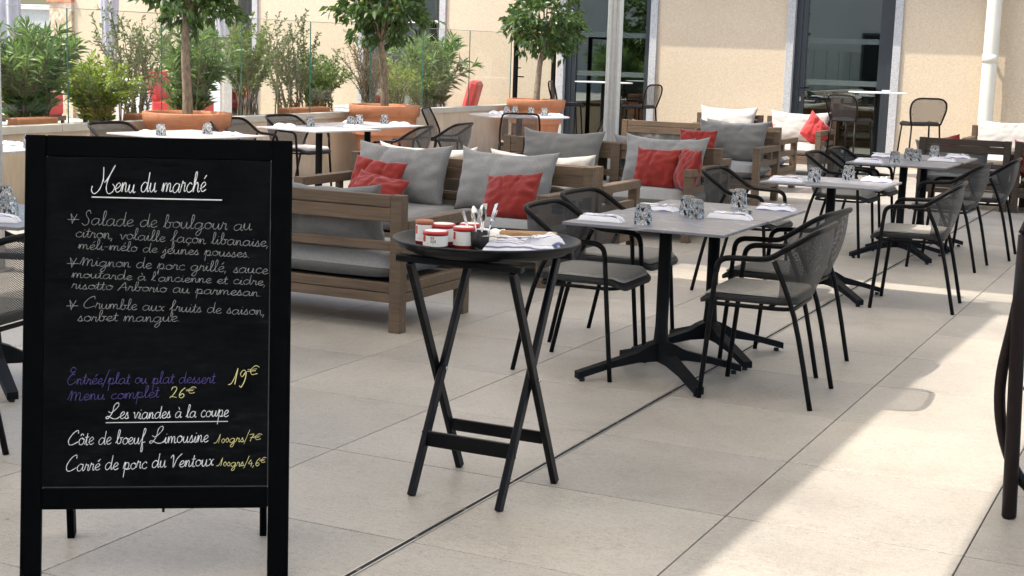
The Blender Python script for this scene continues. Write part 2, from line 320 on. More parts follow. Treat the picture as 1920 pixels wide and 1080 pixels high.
def place(proto, loc, rz, label, group=None):
    if len(loc) == 2: loc = (*loc, 0)
    if proto.name not in used:
        used.add(proto.name); proto.location = loc; proto.rotation_euler = (proto.rotation_euler[0], proto.rotation_euler[1], rz); proto['label'] = label
        if group: proto['group'] = group
        return proto
    return dup(proto, loc, rz, label, group)
def struct(o): o['kind'] = 'structure'; return o

# ------------------------------------------------------------------ ground, tiles, drain
g = B().box(-70, 60, -40, 70, -0.5, -0.03).obj('ground', 'far_paving'); struct(g)
fl = B().box(-9.8, 6.2, -1.0, 22.5, -0.03, -0.008).obj('terrace_floor', 'grout'); struct(fl)
camR = cam.matrix_world.to_3x3().transposed(); camP = Vector((0, 0, 1.57))
def px(p):
    c = camR @ (Vector(p) - camP)
    if c.z > -0.1: return None
    return 960 + 2773 * c.x / -c.z, 540 - 2773 * c.y / -c.z
def seen(pts, m=60):
    q = [px(p) for p in pts]; q = [a for a in q if a]
    if not q: return False
    return max(a[0] for a in q) > -m and min(a[0] for a in q) < 1920 + m and max(a[1] for a in q) > -m and min(a[1] for a in q) < 1080 + m
TS = 0.8; X0 = -2.232; Y0 = 4.785
tm = None; rest = B(); cnt = 0
cells = sorted(((j, i) for i in range(-10, 11) for j in range(-8, 23)), key=lambda c: (c[0] * c[0] + (c[1] * 1.4) ** 2))
for j, i in sorted(cells):
    xa, ya = X0 + i * TS, Y0 + j * TS; xb, yb = xa + TS, ya + TS
    xa_, xb_, ya_, yb_ = max(xa, -9.8), min(xb, 6.2), max(ya, -1), min(yb, 22.5)
    if xb_ - xa_ < 0.05 or yb_ - ya_ < 0.05: continue
    full = (xb_ - xa_ > TS - 1e-4) and (yb_ - ya_ > TS - 1e-4)
    if full and seen([(xa, ya, 0), (xb, ya, 0), (xa, yb, 0), (xb, yb, 0)], 10) and cnt < 296:
        if tm is None:
            t = B().box(0.0026, TS - 0.0026, 0.0026, TS - 0.0026, -0.012, 0, 0.0014).obj('tile', 'tile', fl); tm = t.data
        else:
            t = bpy.data.objects.new('tile', tm); COL.objects.link(t); t.parent = fl
        t.location = (xa, ya, (R_.random() - .5) * 0.0006); cnt += 1
    else: rest.box(xa_ + .0022, xb_ - .0022, ya_ + .0022, yb_ - .0022, -0.012, 0)
o = rest.obj('tile', 'tile', fl); o['kind'] = 'stuff'
dr = B().box(-2.242, -2.226, 1.5, 22.4, 0.0012, 0.0030).obj('drain_slot', 'black_gap', fl)
B().box(-2.2465, -2.242, 1.5, 22.4, 0.0012, 0.0042).obj('drain_edge', 'drain_steel', fl); B().box(-2.226, -2.2225, 1.5, 22.4, 0.0012, 0.0042).obj('drain_edge', 'drain_steel', fl)
b = B()
for k in range(60): y = 1.9 + k * .35 + R_.random() * .05; b.box(-2.2405, -2.2275, y, y + .02, 0.0031, 0.0044)
b.obj('drain_bridge', 'grout', fl)['kind'] = 'stuff'

# ------------------------------------------------------------------ building at the back
bd = thing('terrace_building', 'pale yellow stuccoed building with tall glazed doors behind the terrace', 'building', (0, 22.5, 0))
WT = 7.0; DT = 2.95
doors = [(-6.20, -4.46, 1), (-10.02, -8.30, 1), (-13.85, -12.12, 0), (-17.7, -15.98, 0)]
b = B(); xs = sorted(doors); x = -20.30
for x0, x1, _ in xs: b.box(x, x0, 0, .45, -.03, WT); b.box(x0, x1, 0, .45, DT, WT); x = x1
b.box(x, 6.0, 0, .45, -.03, WT); b.obj('wall', 'yellow_stucco', bd)
B().box(-20.86, -20.30, -.06, .45, -.03, 2.2).obj('pillar', 'peach_stone', bd)
B().box(-20.90, -20.28, -.09, .45, 2.2, 2.32).obj('pillar_cap', 'terracotta', bd)
B().box(-34, -20.86, 0.02, .45, -.03, 2.05).obj('wall', 'pale_render', bd)['label'] = 'pale grey rendered wall section at the far left'
B().box(-34, -20.86, -.05, .45, 2.05, 2.14).obj('ledge', 'white_plastic', bd); B().box(-34, -20.86, .1, .45, 2.14, WT).obj('window', 'door_glass', bd)
B().box(-10.75, 3.0, -.47, 0, 3.2, 3.36).obj('canopy', 'anodised_aluminium', bd)
B().box(-26, 6, 3.4, 3.5, 0, 3.2).obj('room_wall', 'room_grey', bd); B().box(-26, 6, .46, 3.4, 3.2, 3.25).obj('room_ceiling', 'room_grey', bd)
B().box(-26, 6, .46, 3.4, -.03, -.005).obj('room_floor', 'room_grey', bd)
for di, (x0, x1, det) in enumerate(doors):
    s = B().box(x0, x0 + .12, -.035, .14, 0, DT, .004).box(x1 - .12, x1, -.035, .14, 0, DT, .004).box(x0 + .12, x1 - .12, -.035, .14, DT - .14, DT, .004).obj('stone_surround', 'granite', bd)
    fw = .10 if det else .06
    d = B().box(x0 + .12, x0 + .12 + fw, .05, .13, 0, DT - .14).box(x1 - .12 - fw, x1 - .12, .05, .13, 0, DT - .14).box(x0 + .12 + fw, x1 - .12 - fw, .05, .13, DT - .24, DT - .14).box(x0 + .12 + fw, x1 - .12 - fw, .05, .13, 0, .12).obj('glazed_door', 'door_metal', bd)
    if det: B().box(x0 + .12 + fw, x0 + .3, .06, .12, .12, DT - .24, .003).obj('door_stile', 'door_metal', d)
    if di == 0: B().box(x1 - .34, x1 - .22, .06, .12, .12, DT - .24, .003).obj('door_stile', 'door_metal', d)
    B().box(x0 + .2, x1 - .2, .088, .096, .12, DT - .24).obj('glass_pane', 'door_glass', d)
    if det:
        for z in (1.86, 1.235): B().box(x0 + .3, x1 - (.34 if di == 0 else .22), .083, .0865, z - .045, z + .035).obj('door_band', 'glass_band', d)  # half-transparent grey-green bands across the door glass
        if di == 0:
            B().tube([(x0 + .25, .055, 1.14), (x0 + .25, .02, 1.14), (x0 + .36, .02, 1.135)], .009).obj('handle', 'charcoal_metal', d)
            B().box(x0 + .235, x0 + .26, .052, .06, .93, 1.0, .003).obj('lock_plate', 'steel', d)
    else: B().box(x0 + .2, x1 - .2, .07, .1, 1.97, 2.02).obj('transom', 'white_plastic', d)
ob = thing('opposite_building', 'grey rendered wing across the terrace, seen only as a reflection in the doors', 'building', (-10, -11, 0))
B().box(-24, 16, -.4, 0, -.03, 5.5).obj('wall', 'opp_render', ob)
for k in range(8):
    x = -21 + k * 4.6; f = B().box(x, x + .08, .002, .05, 0, 2.6).box(x + 1.5, x + 1.58, .002, .05, 0, 2.6).box(x + .08, x + 1.5, .002, .05, 2.52, 2.6).obj('door_frame', 'door_metal', ob); B().box(x + .08, x + 1.5, .002, .02, 0, 2.52).obj('glass_pane', 'black_gap', f)
dp = thing('drainpipe', 'thick cream painted downpipe running up the yellow wall behind the dark sofas', 'pipe', (-3.15, 22.28, 0))
B().lathe([(.105, 0), (.105, 6.5)], 24).obj('pipe', 'cream_paint', dp); B().lathe([(.112, 1.60), (.112, 1.72)], 24, close=True).obj('collar', 'cream_paint', dp)
B().lathe([(.112, .2), (.112, .26)], 24, close=True).obj('collar', 'cream_paint', dp); B().box(-.02, .02, .1, .22, 1.64, 1.68).obj('bracket', 'steel', dp)

# ------------------------------------------------------------------ awnings that shade the terrace, and their posts
def awning(label, quad, z, bars):
    t = thing('awning', label, 'awning', (0, 0, z))
    b = B(); b.prism(quad, 0, .006); b.obj('canvas', 'awning_canvas', t)
    e = B(); n = len(quad)
    for i in range(n): e.beam((*quad[i], .03), (*quad[(i + 1) % n], .03), .07, .09)
    e.obj('frame', 'anodised_aluminium', t); return t
awning('cream canvas awning over the menu board and the nearest tables', [(-9.131, -7.406), (-3.931, -7.406), (-3.931, 2.794), (-3.901, 4.094), (-3.891, 5.594), (-3.801, 8.454), (-9.131, 8.454)], 4.5, 3)
awning('cream canvas awning over the rows of sofas and far tables', [(-8.781, 9.294), (3.469, 9.294), (3.469, 16.144), (-5.731, 16.144), (-5.731, 15.094), (-8.781, 15.094)], 4.5, 3)
awning('cream canvas awning beside the passage on the right', [(-3.191, -7.406), (3.469, -7.406), (3.469, 8.344), (-3.081, 8.344), (-3.131, 4.794)], 4.5, 2)
def post(loc, wd, label, rz=0, h=4.53):
    t = thing('awning_post', label, 'post', loc, rz)
    b = B(); n = 48; prof = []
    for k in range(n):
        a = 2 * PI * k / n; ex = 4.0; c_, s_ = math.cos(a), math.sin(a); r = wd / 2 / (abs(c_) ** ex + abs(s_) ** ex) ** (1 / ex)
        r *= (0.86 if k % 6 in (2, 3) else 1.0); prof.append((r * c_, r * s_))
    b.prism(prof, 0, h); b.obj('profile', 'anodised_aluminium', t); B().box(-wd * .8, wd * .8, -wd * .8, wd * .8, 0, .015, .003).obj('base_plate', 'anodised_aluminium', t)
    return t
p1 = post((-5.96, 14.85, 0), .165, 'ribbed aluminium awning post rising behind the grey sofas', .35)
p2 = post((-7.33, 7.33, 0), .12, 'grey aluminium awning post with small black stickers at the far left edge', .2)
for z, hh in ((1.02, .03), (.97, .014), (.915, .03), (.84, .018), (.75, .075)):
    B().box(.005, .035, -.0635, -.0615, z - hh / 2, z + hh / 2).obj('sticker', 'sticker_black', p2)

# ------------------------------------------------------------------ planter with glass balustrade
XF = -9.8
pl = thing('planter_wall', 'long low planter wall clad in tan boards below the glass fence', 'planter', (XF, 0, 0))
B().box(-1.25, -.02, 1.0, 20.3, -.03, .60).obj('body', 'planter_render', pl)
B().box(-1.2, -.09, 1.05, 20.25, .60, .66).obj('soil', 'soil', pl)
for k in range(18):
    y = 2.2 + k * 1.0
    if y < 20.3: B().box(-.02, 0, y + .0015, min(y + .9985, 20.3), .0, .675, .001).obj('board', 'planter_boards', pl)
for k in range(6):
    y = 1.0 + k * 3.22; B().box(-.10, .03, y + .0015, min(y + 3.2185, 20.32), .677, .748, .003).obj('coping', 'concrete_cap', pl)
gf = thing('glass_balustrade', 'frameless clear glass balustrade standing on the planter wall', 'glass fence', (XF - .04, 0, 0))
ys = [10.82 - 1.3628 * k for k in range(1, 8)][::-1] + [10.82 + 1.363 * k for k in range(0, 8)]
for a, b_ in zip(ys[:-1], ys[1:]):
    q = B().box(-.006, .006, a + .006, b_ - .006, .75, 1.815).obj('glass_panel', 'clear_glass', gf)
    B().box(-.0065, .0065, b_ - .0062, b_ - .002, .75, 1.815).obj('panel_edge', 'green_edge', q)
    B().box(-.0065, .0065, a + .006, b_ - .0065, 1.815, 1.821).obj('panel_edge', 'pale_edge', q)
gt = thing('glass_gate', 'dark metal framed glass gate between the balustrade and the building', 'gate', (XF, 20.42, 0))
B().box(-.03, .03, 0, .055, 0, 1.84, .003).box(-.03, .03, 1.40, 1.455, 0, 1.84, .003).box(-.03, .03, .055, 1.40, 1.79, 1.84, .003).box(-.03, .03, .055, 1.40, .05, .12, .003).obj('gate_frame', 'charcoal_metal', gt)
B().box(-.005, .005, .055, 1.40, .12, 1.79).obj('glass_pane', 'clear_glass', gt)
B().tube([(.03, .03, 1.17), (.07, .03, 1.17), (.07, .17, 1.165)], .01).obj('handle', 'charcoal_metal', gt); B().tube([(.03, .03, 1.3), (.06, .03, 1.3), (.06, .08, 1.3)], .008).obj('latch', 'charcoal_metal', gt)
B().box(-.02, .05, .02, .08, 1.48, 1.54, .005).obj('hinge', 'charcoal_metal', gt)

# ------------------------------------------------------------------ plants
def leaf_quad(b, p, d, L, Wd, droop=0.2, rnd=None):
    rnd = rnd or R_; d = d.normalized(); s = d.cross(Vector((rnd.uniform(-1, 1), rnd.uniform(-1, 1), rnd.uniform(-.3, 1.2))))
    s = s.normalized() if s.length > 1e-4 else Vector((1, 0, 0)); up = s.cross(d); mid = p + d * L * .45 + up * L * .06; tip = p + d * L - Vector((0, 0, droop * L))
    b.add([p, mid + s * Wd / 2, tip, mid - s * Wd / 2, p + d * L * .5 - up * Wd * .15], [(0, 4, 1), (1, 4, 2), (2, 4, 3), (3, 4, 0)], True)
def citrus(loc, seed, trunk, cz, rr, label, lean=(0, 0), hang=1.0):
    r = random.Random(seed); t = thing('citrus_tree', label, 'tree', loc, 0, 'citrus standards in terracotta pots')
    B().tube(crv(trunk, 4), [.055 - .022 * i / (len(crv(trunk, 4)) - 1) for i in range(len(crv(trunk, 4)))], 10).obj('trunk', 'bark', t)
    top = Vector(trunk[-1]); C0 = Vector((top.x + lean[0], top.y + lean[1], cz)); br = B(); lf = B(); tips = []
    for k in range(16):
        a = 2 * PI * k / 16 + r.uniform(-.3, .3); el = r.uniform(-.5, 1.3); d = Vector((math.cos(a) * math.cos(el), math.sin(a) * math.cos(el), math.sin(el)))
        q = C0 + Vector((d.x * rr, d.y * rr, d.z * rr * 1.15)) * r.uniform(.75, 1.02)
        mid = top.lerp(q, .5) + Vector((0, 0, .08)); path = crv([top, mid, q], 4); br.tube(path, [.014 - .011 * i / (len(path) - 1) for i in range(len(path))], 5)
    br.obj('branches', 'bark', t)
    leaves = []
    for c in range(270):
        while True:
            v = Vector((r.uniform(-1, 1), r.uniform(-1, 1), r.uniform(-1, 1)))
            if 0.25 < v.length < 1: break
        lump = 0.76 + 0.50 * noise.noise(v.normalized() * 2.3 + Vector((seed, 0, 0)))
        q = C0 + Vector((v.x * rr, v.y * rr, v.z * rr * (1.15 if v.z > 0 else .85))) * lump * 1.22
        if q.z < C0.z - rr * .95 * hang: continue
        out = (q - C0).normalized()
        for m in range(r.randint(6, 9)):
            d = (out * .8 + Vector((r.uniform(-1, 1), r.uniform(-1, 1), r.uniform(-1.0, .5)))).normalized()
            leaves.append((q + Vector((r.uniform(-.05, .05), r.uniform(-.05, .05), r.uniform(-.05, .05))), d, r.uniform(.09, .14), r.uniform(.045, .07)))
    side = lambda e: -(e[0] - Vector((-9.3 * 0, 0, 0))).dot(Vector((-.55, .83, 0)))
    leaves.sort(key=side, reverse=True)
    singles = leaves[:120]; protos = []
    for k in range(4):
        q = B(); leaf_quad(q, Vector((0, 0, 0)), Vector((1, 0, 0)), .10, .046, .15, r)
        protos.append(q)
    pm = [None] * 4
    for k, (p, d, L, W_) in enumerate(singles):
        j = k % 4
        if pm[j] is None: o = protos[j].obj('leaf', 'citrus_leaf', t); pm[j] = o.data
        else: o = bpy.data.objects.new('leaf', pm[j]); COL.objects.link(o); o.parent = t
        o.location = p; o.rotation_euler = d.to_track_quat('X', 'Z').to_euler(); s = L / .10; o.scale = (s, s * W_ / L / .46, s)
    for p, d, L, W_ in leaves[120:]: leaf_quad(lf, p, d, L, W_, .15, r)
    lf.obj('crown', 'citrus_leaf', t)['kind'] = 'stuff'
    fr = B()
    for k in range(5):
        a = r.uniform(0, 6.28); q = C0 + Vector((math.cos(a) * rr * .75, math.sin(a) * rr * .75, r.uniform(-.2, .3))); fr.lathe([(.001, q.z - .035), (.022, q.z - .02), (.026, q.z), (.018, q.z + .02), (.001, q.z + .03)], 8, q.x, q.y)
    fr.obj('fruit', 'lemon_green', t)['kind'] = 'stuff'
    return t
PH = .855
def pot(loc, label, r=.44, rz=0):
    t = thing('terracotta_pot', label, 'plant pot', loc, rz, 'tall terracotta pots along the planter wall'); k = r / .45
    B().lathe([(.27 * k, 0), (.285 * k, .02), (.40 * k, .70), (.415 * k, .72), (.435 * k, .725), (.45 * k, PH - .01), (.445 * k, PH), (.41 * k, PH), (.40 * k, PH - .05), (.395 * k, .5)], 40).obj('body', 'terracotta', t)
    b = B(); b.lathe([(.001, PH - .075), (.2, PH - .07), (.40 * k, PH - .09)], 24); b.obj('soil', 'soil', t)
    q = B()
    for i in range(60):
        a = R_.uniform(0, 6.28); d = R_.uniform(.05, .33) * k; s = R_.uniform(.012, .026); q.box(math.cos(a) * d - s, math.cos(a) * d + s, math.sin(a) * d - s * .6, math.sin(a) * d + s * .6, PH - .08, PH - .08 + s)
    q.obj('bark_chips', 'handle_wood', t)['kind'] = 'stuff'; return t
PX = -9.28
pot((PX, 11.88, 0), 'terracotta pot at the left end, behind the table nearest the menu board')
pot((PX, 15.7, 0), 'middle terracotta pot, behind the pair of tables with the double top')
pot((PX, 20.1, 0), 'terracotta pot furthest back, beside the glass gate')
citrus((PX, 11.88, 0), 11, [(0, 0, .78), (.0, .0, 1.0), (-.01, -.01, 1.3), (0, -.03, 1.55), (0, -.02, 1.8)], 2.16, .58, 'citrus tree with dark green crown, nearest the menu board', (0, .12))
citrus((PX, 15.7, 0), 12, [(0, 0, .78), (0, -.02, 1.1), (0, -.05, 1.35), (0, -.13, 1.62)], 2.04, .54, 'citrus tree in the middle pot with forked trunk', (0, .14))
citrus((PX, 20.1, 0), 17, [(0, -.0, .78), (0, .03, 1.05), (0, .10, 1.4), (0, .22, 1.6)], 1.99, .62, 'citrus tree with slanting trunk beside the glass gate')

def shrub(name, label, cat, loc, seed, h, sp, stems, leaf, L, W_, dens, mat, stem_mat='bark', arch=0.25, bare=0.15, group=None, twig=0, potr=None):
    r = random.Random(seed); t = thing(name, label, cat, loc, 0, group); st = B(); lf = B()
    for k in range(stems):
        a = r.uniform(0, 2 * PI); q = r.uniform(.15, 1) ** .7 * sp; hh = h * r.uniform(.62, 1.0) * (1 - .22 * (q / sp) ** 2); b0 = Vector((r.uniform(-.3, .3) * sp, r.uniform(-.3, .3) * sp, 0))
        tip = b0 * .4 + Vector((math.cos(a) * q, math.sin(a) * q, hh)); mid = b0.lerp(tip, .5) + Vector((-math.cos(a) * q * arch * .6 + r.uniform(-.04, .04), -math.sin(a) * q * arch * .6 + r.uniform(-.04, .04), hh * .06))
        path = crv([b0, mid, tip], 5); st.tube(path, [.010 - .0075 * i / (len(path) - 1) for i in range(len(path))], 4, caps=False)
        lines = [(path, bare)]
        for m in range(twig):
            i = r.randint(3, len(path) - 3); b1 = path[i]; d = Vector((r.uniform(-1, 1), r.uniform(-1, 1), r.uniform(.5, 1.5))).normalized() * r.uniform(.15, .35) * h
            tw = crv([b1, b1 + d * .5 + Vector((0, 0, .02)), b1 + d], 3); st.tube(tw, .003, 3, caps=False); lines.append((tw, .1))
        for pth, br_ in lines:
            ln = sum((pth[i + 1] - pth[i]).length for i in range(len(pth) - 1)); n = max(4, int(ln * dens))
            for m in range(n):
                u = br_ + (1 - br_) * (m + r.random()) / n; fi = min(u, .999) * (len(pth) - 1); i = int(fi); p = pth[i].lerp(pth[i + 1], fi - i); ax = (pth[i + 1] - pth[i]).normalized()
                for z in range(leaf):
                    pr = Vector((r.uniform(-1, 1), r.uniform(-1, 1), r.uniform(-1, 1))); pr = (pr - ax * pr.dot(ax)).normalized(); d = (ax * r.uniform(.35, 1.0) + pr * r.uniform(.5, 1.1))
                    leaf_quad(lf, p, d, L * r.uniform(.6, 1.15), W_ * r.uniform(.8, 1.2), .18 * r.random(), r)
    st.obj('stems', stem_mat, t)['kind'] = 'stuff'; lf.obj('foliage', mat, t)['kind'] = 'stuff'
    if potr:
        q = B().lathe([(potr * .8, -.03), (potr, .11), (potr * 1.05, .115), (potr * 1.06, .16), (potr * .98, .16), (potr * .93, .12), (.001, .115)], 24).obj('pot', 'terracotta', t)
    return t
SX = -10.42; SZ = .66; gp = 'shrubs in the planter behind the glass'
shrub('oleander_bush', 'dense dark green oleander with long leaves at the far left of the planter', 'shrub', (SX, 10.9, SZ), 1, 1.05, .50, 46, 3, .19, .030, 22, 'oleander_leaf', group=gp)
shrub('oleander_bush', 'oleander filling the left edge beside the aluminium post', 'shrub', (SX - .1, 10.1, SZ), 21, .95, .45, 30, 3, .19, .030, 22, 'oleander_leaf', group=gp)
shrub('nandina_bush', 'bright yellow green low bush between the oleander and the first citrus pot', 'shrub', (SX + .1, 11.75, SZ), 2, .72, .50, 46, 3, .085, .026, 30, 'nandina_leaf', group=gp, twig=2)
shrub('olive_bush', 'tall wispy grey green olive like bush left of the first citrus trunk', 'shrub', (SX, 12.45, SZ), 3, 1.35, .50, 20, 1, .06, .020, 46, 'olive_leaf', arch=.1, group=gp, twig=4)
shrub('oleander_bush', 'pale oleander right of the first citrus trunk', 'shrub', (SX - .1, 13.55, SZ), 4, 1.08, .50, 36, 3, .18, .028, 20, 'oleander_leaf', group=gp)
shrub('pittosporum_bush', 'loose small leaved bush with bare red stems at the middle of the planter', 'shrub', (SX, 14.45, SZ), 5, 1.15, .42, 26, 2, .065, .026, 30, 'pittosporum_leaf', bare=.4, group=gp, twig=2)
shrub('olive_bush', 'tallest wispy bush with fine upright twigs left of the middle pot', 'shrub', (SX, 15.3, SZ), 6, 1.36, .42, 20, 1, .055, .022, 52, 'olive_leaf', arch=.05, group=gp, twig=4)
shrub('pittosporum_bush', 'rounded green bush just left of the middle citrus pot', 'shrub', (SX, 15.95, SZ), 7, .85, .50, 40, 2, .055, .022, 44, 'pittosporum_leaf', group=gp, twig=3)
shrub('rusty_bush', 'thin rusty brown twiggy bush behind the middle citrus trunk', 'shrub', (SX, 17.15, SZ), 8, 1.12, .50, 24, 1, .045, .013, 50, 'rust_leaf', group=gp, twig=4)
shrub('pittosporum_bush', 'low sparse yellow green bush right of the middle pot', 'shrub', (SX + .1, 17.7, SZ), 9, .72, .40, 26, 2, .05, .018, 36, 'nandina_leaf', group=gp, twig=2)
shrub('oleander_bush', 'tall oleander with spreading leaves near the red lounge chair', 'shrub', (SX, 19.0, SZ), 10, 1.14, .62, 42, 3, .20, .028, 18, 'oleander_leaf', group=gp)
shrub('nandina_bush', 'low feathery bush in front of the red lounge chair', 'shrub', (SX + .1, 18.5, SZ), 12, .65, .42, 34, 3, .06, .014, 40, 'pittosporum_leaf', group=gp, twig=2)
# window box pots resting on the planter
for k, (y, L) in enumerate([(10.35, .5), (11.95, .8), (14.7, .9)]):
    tag(B().box(-9.99 - .16, -9.99, y, y + L, .66, .80, .012).obj('window_box', 'terracotta', None), ['terracotta trough on the planter beside the left post', 'terracotta trough under the bright yellow green bush', 'long terracotta trough left of the middle citrus pot'][k], 'plant trough', 'terracotta troughs in the planter')

# ------------------------------------------------------------------ courtyard beyond the glass
def parasol(loc, label, h0, h1, r0, r1, rz=0, seed=0):
    t = thing('closed_parasol', label, 'parasol', loc, rz, 'closed parasols in the courtyard'); r = random.Random(seed)
    B().tube([(0, 0, 0), (0, 0, 3.1)], .025, 10).obj('pole', 'steel', t); b = B(); n = 60
    def fn(u, v):
        a = 2 * PI * u; z = h0 + (h1 - h0) * v; rr = r0 + (r1 - r0) * v ** .7; rr *= 1 + .24 * math.sin(a * 8 + 1.2 * math.sin(v * 3)) * (1 - .4 * v) + .08 * math.sin(a * 3 + v * 5); return (rr * math.cos(a), rr * math.sin(a), z)
    b.grid(fn, n, 10); b.obj('canopy', 'parasol_fabric', t); B().tube([(0, 0, 0), (0, 0, .06)], .3, 24).obj('base', 'concrete_cap', t); return t
parasol((-17.25, 20, 0), 'closed pale grey parasol hanging against the peach wall', .98, 2.9, .06, .17, 0, 3)
parasol((-14.15, 19, 0), 'closed grey parasol seen above the first citrus crown', 1.62, 2.9, .07, .19, 0, 4)
parasol((-18.75, 19.2, 0), 'closed dark grey parasol at the far left edge', .9, 3.0, .30, .12, 0, 5)
def lounge(loc, rz, label):
    t = thing('lounge_chair', label, 'lounge chair', loc, rz, 'red cushioned lounge chairs in the courtyard')
    b = B(); b.beam((-.45, 0, .12), (.45, 0, .12), .7, .08); b.obj('frame', 'weathered_teak', t)
    b = B(); m = Matrix.Rotation(0, 4, 'X'); b.box(-.42, .42, -.33, .33, .16, .58, .04); b.obj('seat_cushion', 'bright_red_fabric', t)
    b = B(); m = Matrix.Translation((-.35, 0, .55)) @ Matrix.Rotation(-.25, 4, 'Y'); b.box(-.09, .09, -.33, .33, 0, .52, .05, m); b.obj('back_cushion', 'bright_red_fabric', t)
    for sx in (-.4, .4):
        for sy in (-.3, .3): B().box(sx - .025, sx + .025, sy - .025, sy + .025, 0, .12).obj('leg', 'weathered_teak', t)
    return t
lounge((-11.45, 21.35, 0), PI + .35, 'red lounge chair beyond the glass at the right end of the planter')
lounge((-15.4, 19.6, 0), .3, 'red lounge chair glimpsed through the shrubs beside the first citrus trunk')
lounge((-18.9, 19.9, 0), .3, 'red lounge chair mostly hidden by the oleander at far left')
for k, (x, y, a, c_, hh) in enumerate([(-17.0, 20.6, .9, .5, .82), (-15.9, 21.2, .35, .35, 1.02), (-12.6, 20.9, 1.1, .5, .55)]):
    t = thing('white_sideboard', ['low white cabinet seen through the yellow green bush', 'white upright cabinet left of the first citrus trunk', 'low white bench behind the middle of the planter'][k], 'outdoor cabinet', (x, y, 0), 0, 'white outdoor cabinets')
    B().box(-a / 2, a / 2, -c_ / 2, c_ / 2, .06, hh, .01).obj('body', 'white_plastic', t); B().box(-a / 2 - .01, a / 2 + .01, -c_ / 2 - .01, c_ / 2 + .01, hh + .002, hh + .03, .005).obj('top', 'white_plastic', t)
    for sx in (-1, 1): B().box(sx * a * .42 - .02, sx * a * .42 + .02, -.1, .1, 0, .058).obj('foot', 'charcoal_metal', t)

# ------------------------------------------------------------------ seating: chairs and stools (face +x)
def sling(b, top, bot, nv=8, bulge=0.02):
    T = crv(top, 4); Bo = crv(bot, 4); n = len(T) - 1
    def fn(u, v):
        i = min(int(round(u * n)), n); p = T[i].lerp(Bo[i], v); k = math.sin(PI * v) * bulge; return (p.x - k, p.y * (1 + .04 * math.sin(PI * v)), p.z)
    b.grid(fn, n, nv, True, lambda u, v: (u * .9, v * .38))
def rrect(x0, x1, w, r, z, n=4, bow=0.0):
    out = []
    for cx, cy, a0 in ((x1 - r, w - r, 0), (x0 + r, w - r, 90), (x0 + r, -w + r, 180), (x1 - r, -w + r, 270)):
        for k in range(n + 1):
            a = math.radians(a0 + 90 * k / n); out.append(Vector((cx + r * math.cos(a), cy + r * math.sin(a), z)))
    return out
def seat(t, x0, x1, w0, z, pad='seat_pad', rim='seat_rim'):
    L = rrect(x0, x1, w0, .07, 0); c = Vector(((x0 + x1) / 2, 0, 0)); b = B(); n = len(L)
    def ring(s, dz): return [(c.x + (p.x - c.x) * s, p.y * s, z + dz - .035 * max(0, (p.x * s - x1 + .07)) / .07) for p in L]
    def loft(b, rings):
        vs = [q for r_ in rings for q in r_]; m = len(rings); fs = [(i * n + k, i * n + (k + 1) % n, (i + 1) * n + (k + 1) % n, (i + 1) * n + k) for i in range(m - 1) for k in range(n)]
        fs += [tuple((m - 1) * n + k for k in range(n)), tuple(range(n))[::-1]]; b.add(vs, fs, False)
    loft(b, [ring(.9, -.026), ring(.985, -.018), ring(1.0, -.008), ring(1.0, .004), ring(.95, .007)]); b.obj('seat', rim, t)
    b = B(); loft(b, [ring(.93, .0105), ring(.92, .020), ring(.86, .022), ring(.80, .0155), ring(.3, .013)]); o = b.obj('seat_pad', pad, t)
def armchair(name, label, metal='charcoal_metal', mesh='sling_mesh', pad='seat_pad'):
    t = thing(name, label, 'chair')
    for s in (-1, 1):
        B().tube(crv([(.255, .262 * s, 0), (.225, .265 * s, .35), (.205, .265 * s, .60)], 3), .0122).obj('leg', metal, t)
        B().tube(crv([(-.262, .255 * s, 0), (-.165, .258 * s, .42), (-.06, .262 * s, .667)], 4), .0122).obj('leg', metal, t)
    right = [(.205, .265, .60), (.195, .265, .640), (.165, .265, .662), (.11, .265, .668), (.0, .265, .672), (-.05, .264, .685), (-.125, .257, .735), (-.195, .248, .782), (-.232, .222, .802), (-.248, .17, .810), (-.254, .08, .812)]
    path = crv([(x, -y, z) for x, y, z in right] + [(-.255, 0, .813)] + right[::-1], 4); B().tube(path, .0125, 8, flat=1.15).obj('armrest_frame', metal, t)
    b = B(); b.tube([(-.05 + .0, y, .455) for y in (-.255, .255)], .009); b.tube(rrect(-.15, .255, .235, .07, .447), .010, 6, closed=True)
    for s in (-1, 1): b.beam((.17, .235 * s, .447), (.215, .262 * s, .447), .012, .012); b.beam((-.16, .235 * s, .447), (-.155, .258 * s, .447), .012, .012)
    b.obj('seat_frame', metal, t); seat(t, -.17, .295, .240, .487, pad)
    b = B(); R2 = [(-.055, .260, .682), (-.125, .253, .730), (-.19, .244, .776), (-.226, .220, .795), (-.243, .16, .803)]; Q2 = [(-.08, .235, .488), (-.11, .232, .482), (-.14, .21, .478), (-.16, .18, .476), (-.172, .12, .475)]
    sling(b, [(x, -y, z) for x, y, z in R2] + [(-.25, 0, .806)] + R2[::-1], [(x, -y, z) for x, y, z in Q2] + [(-.178, 0, .475)] + Q2[::-1]); b.obj('backrest', mesh, t)
    return t
AC = armchair('armchair', 'x'); AB = armchair('armchair', 'x', 'brown_metal', 'grey_sling', 'sunlit_pad')
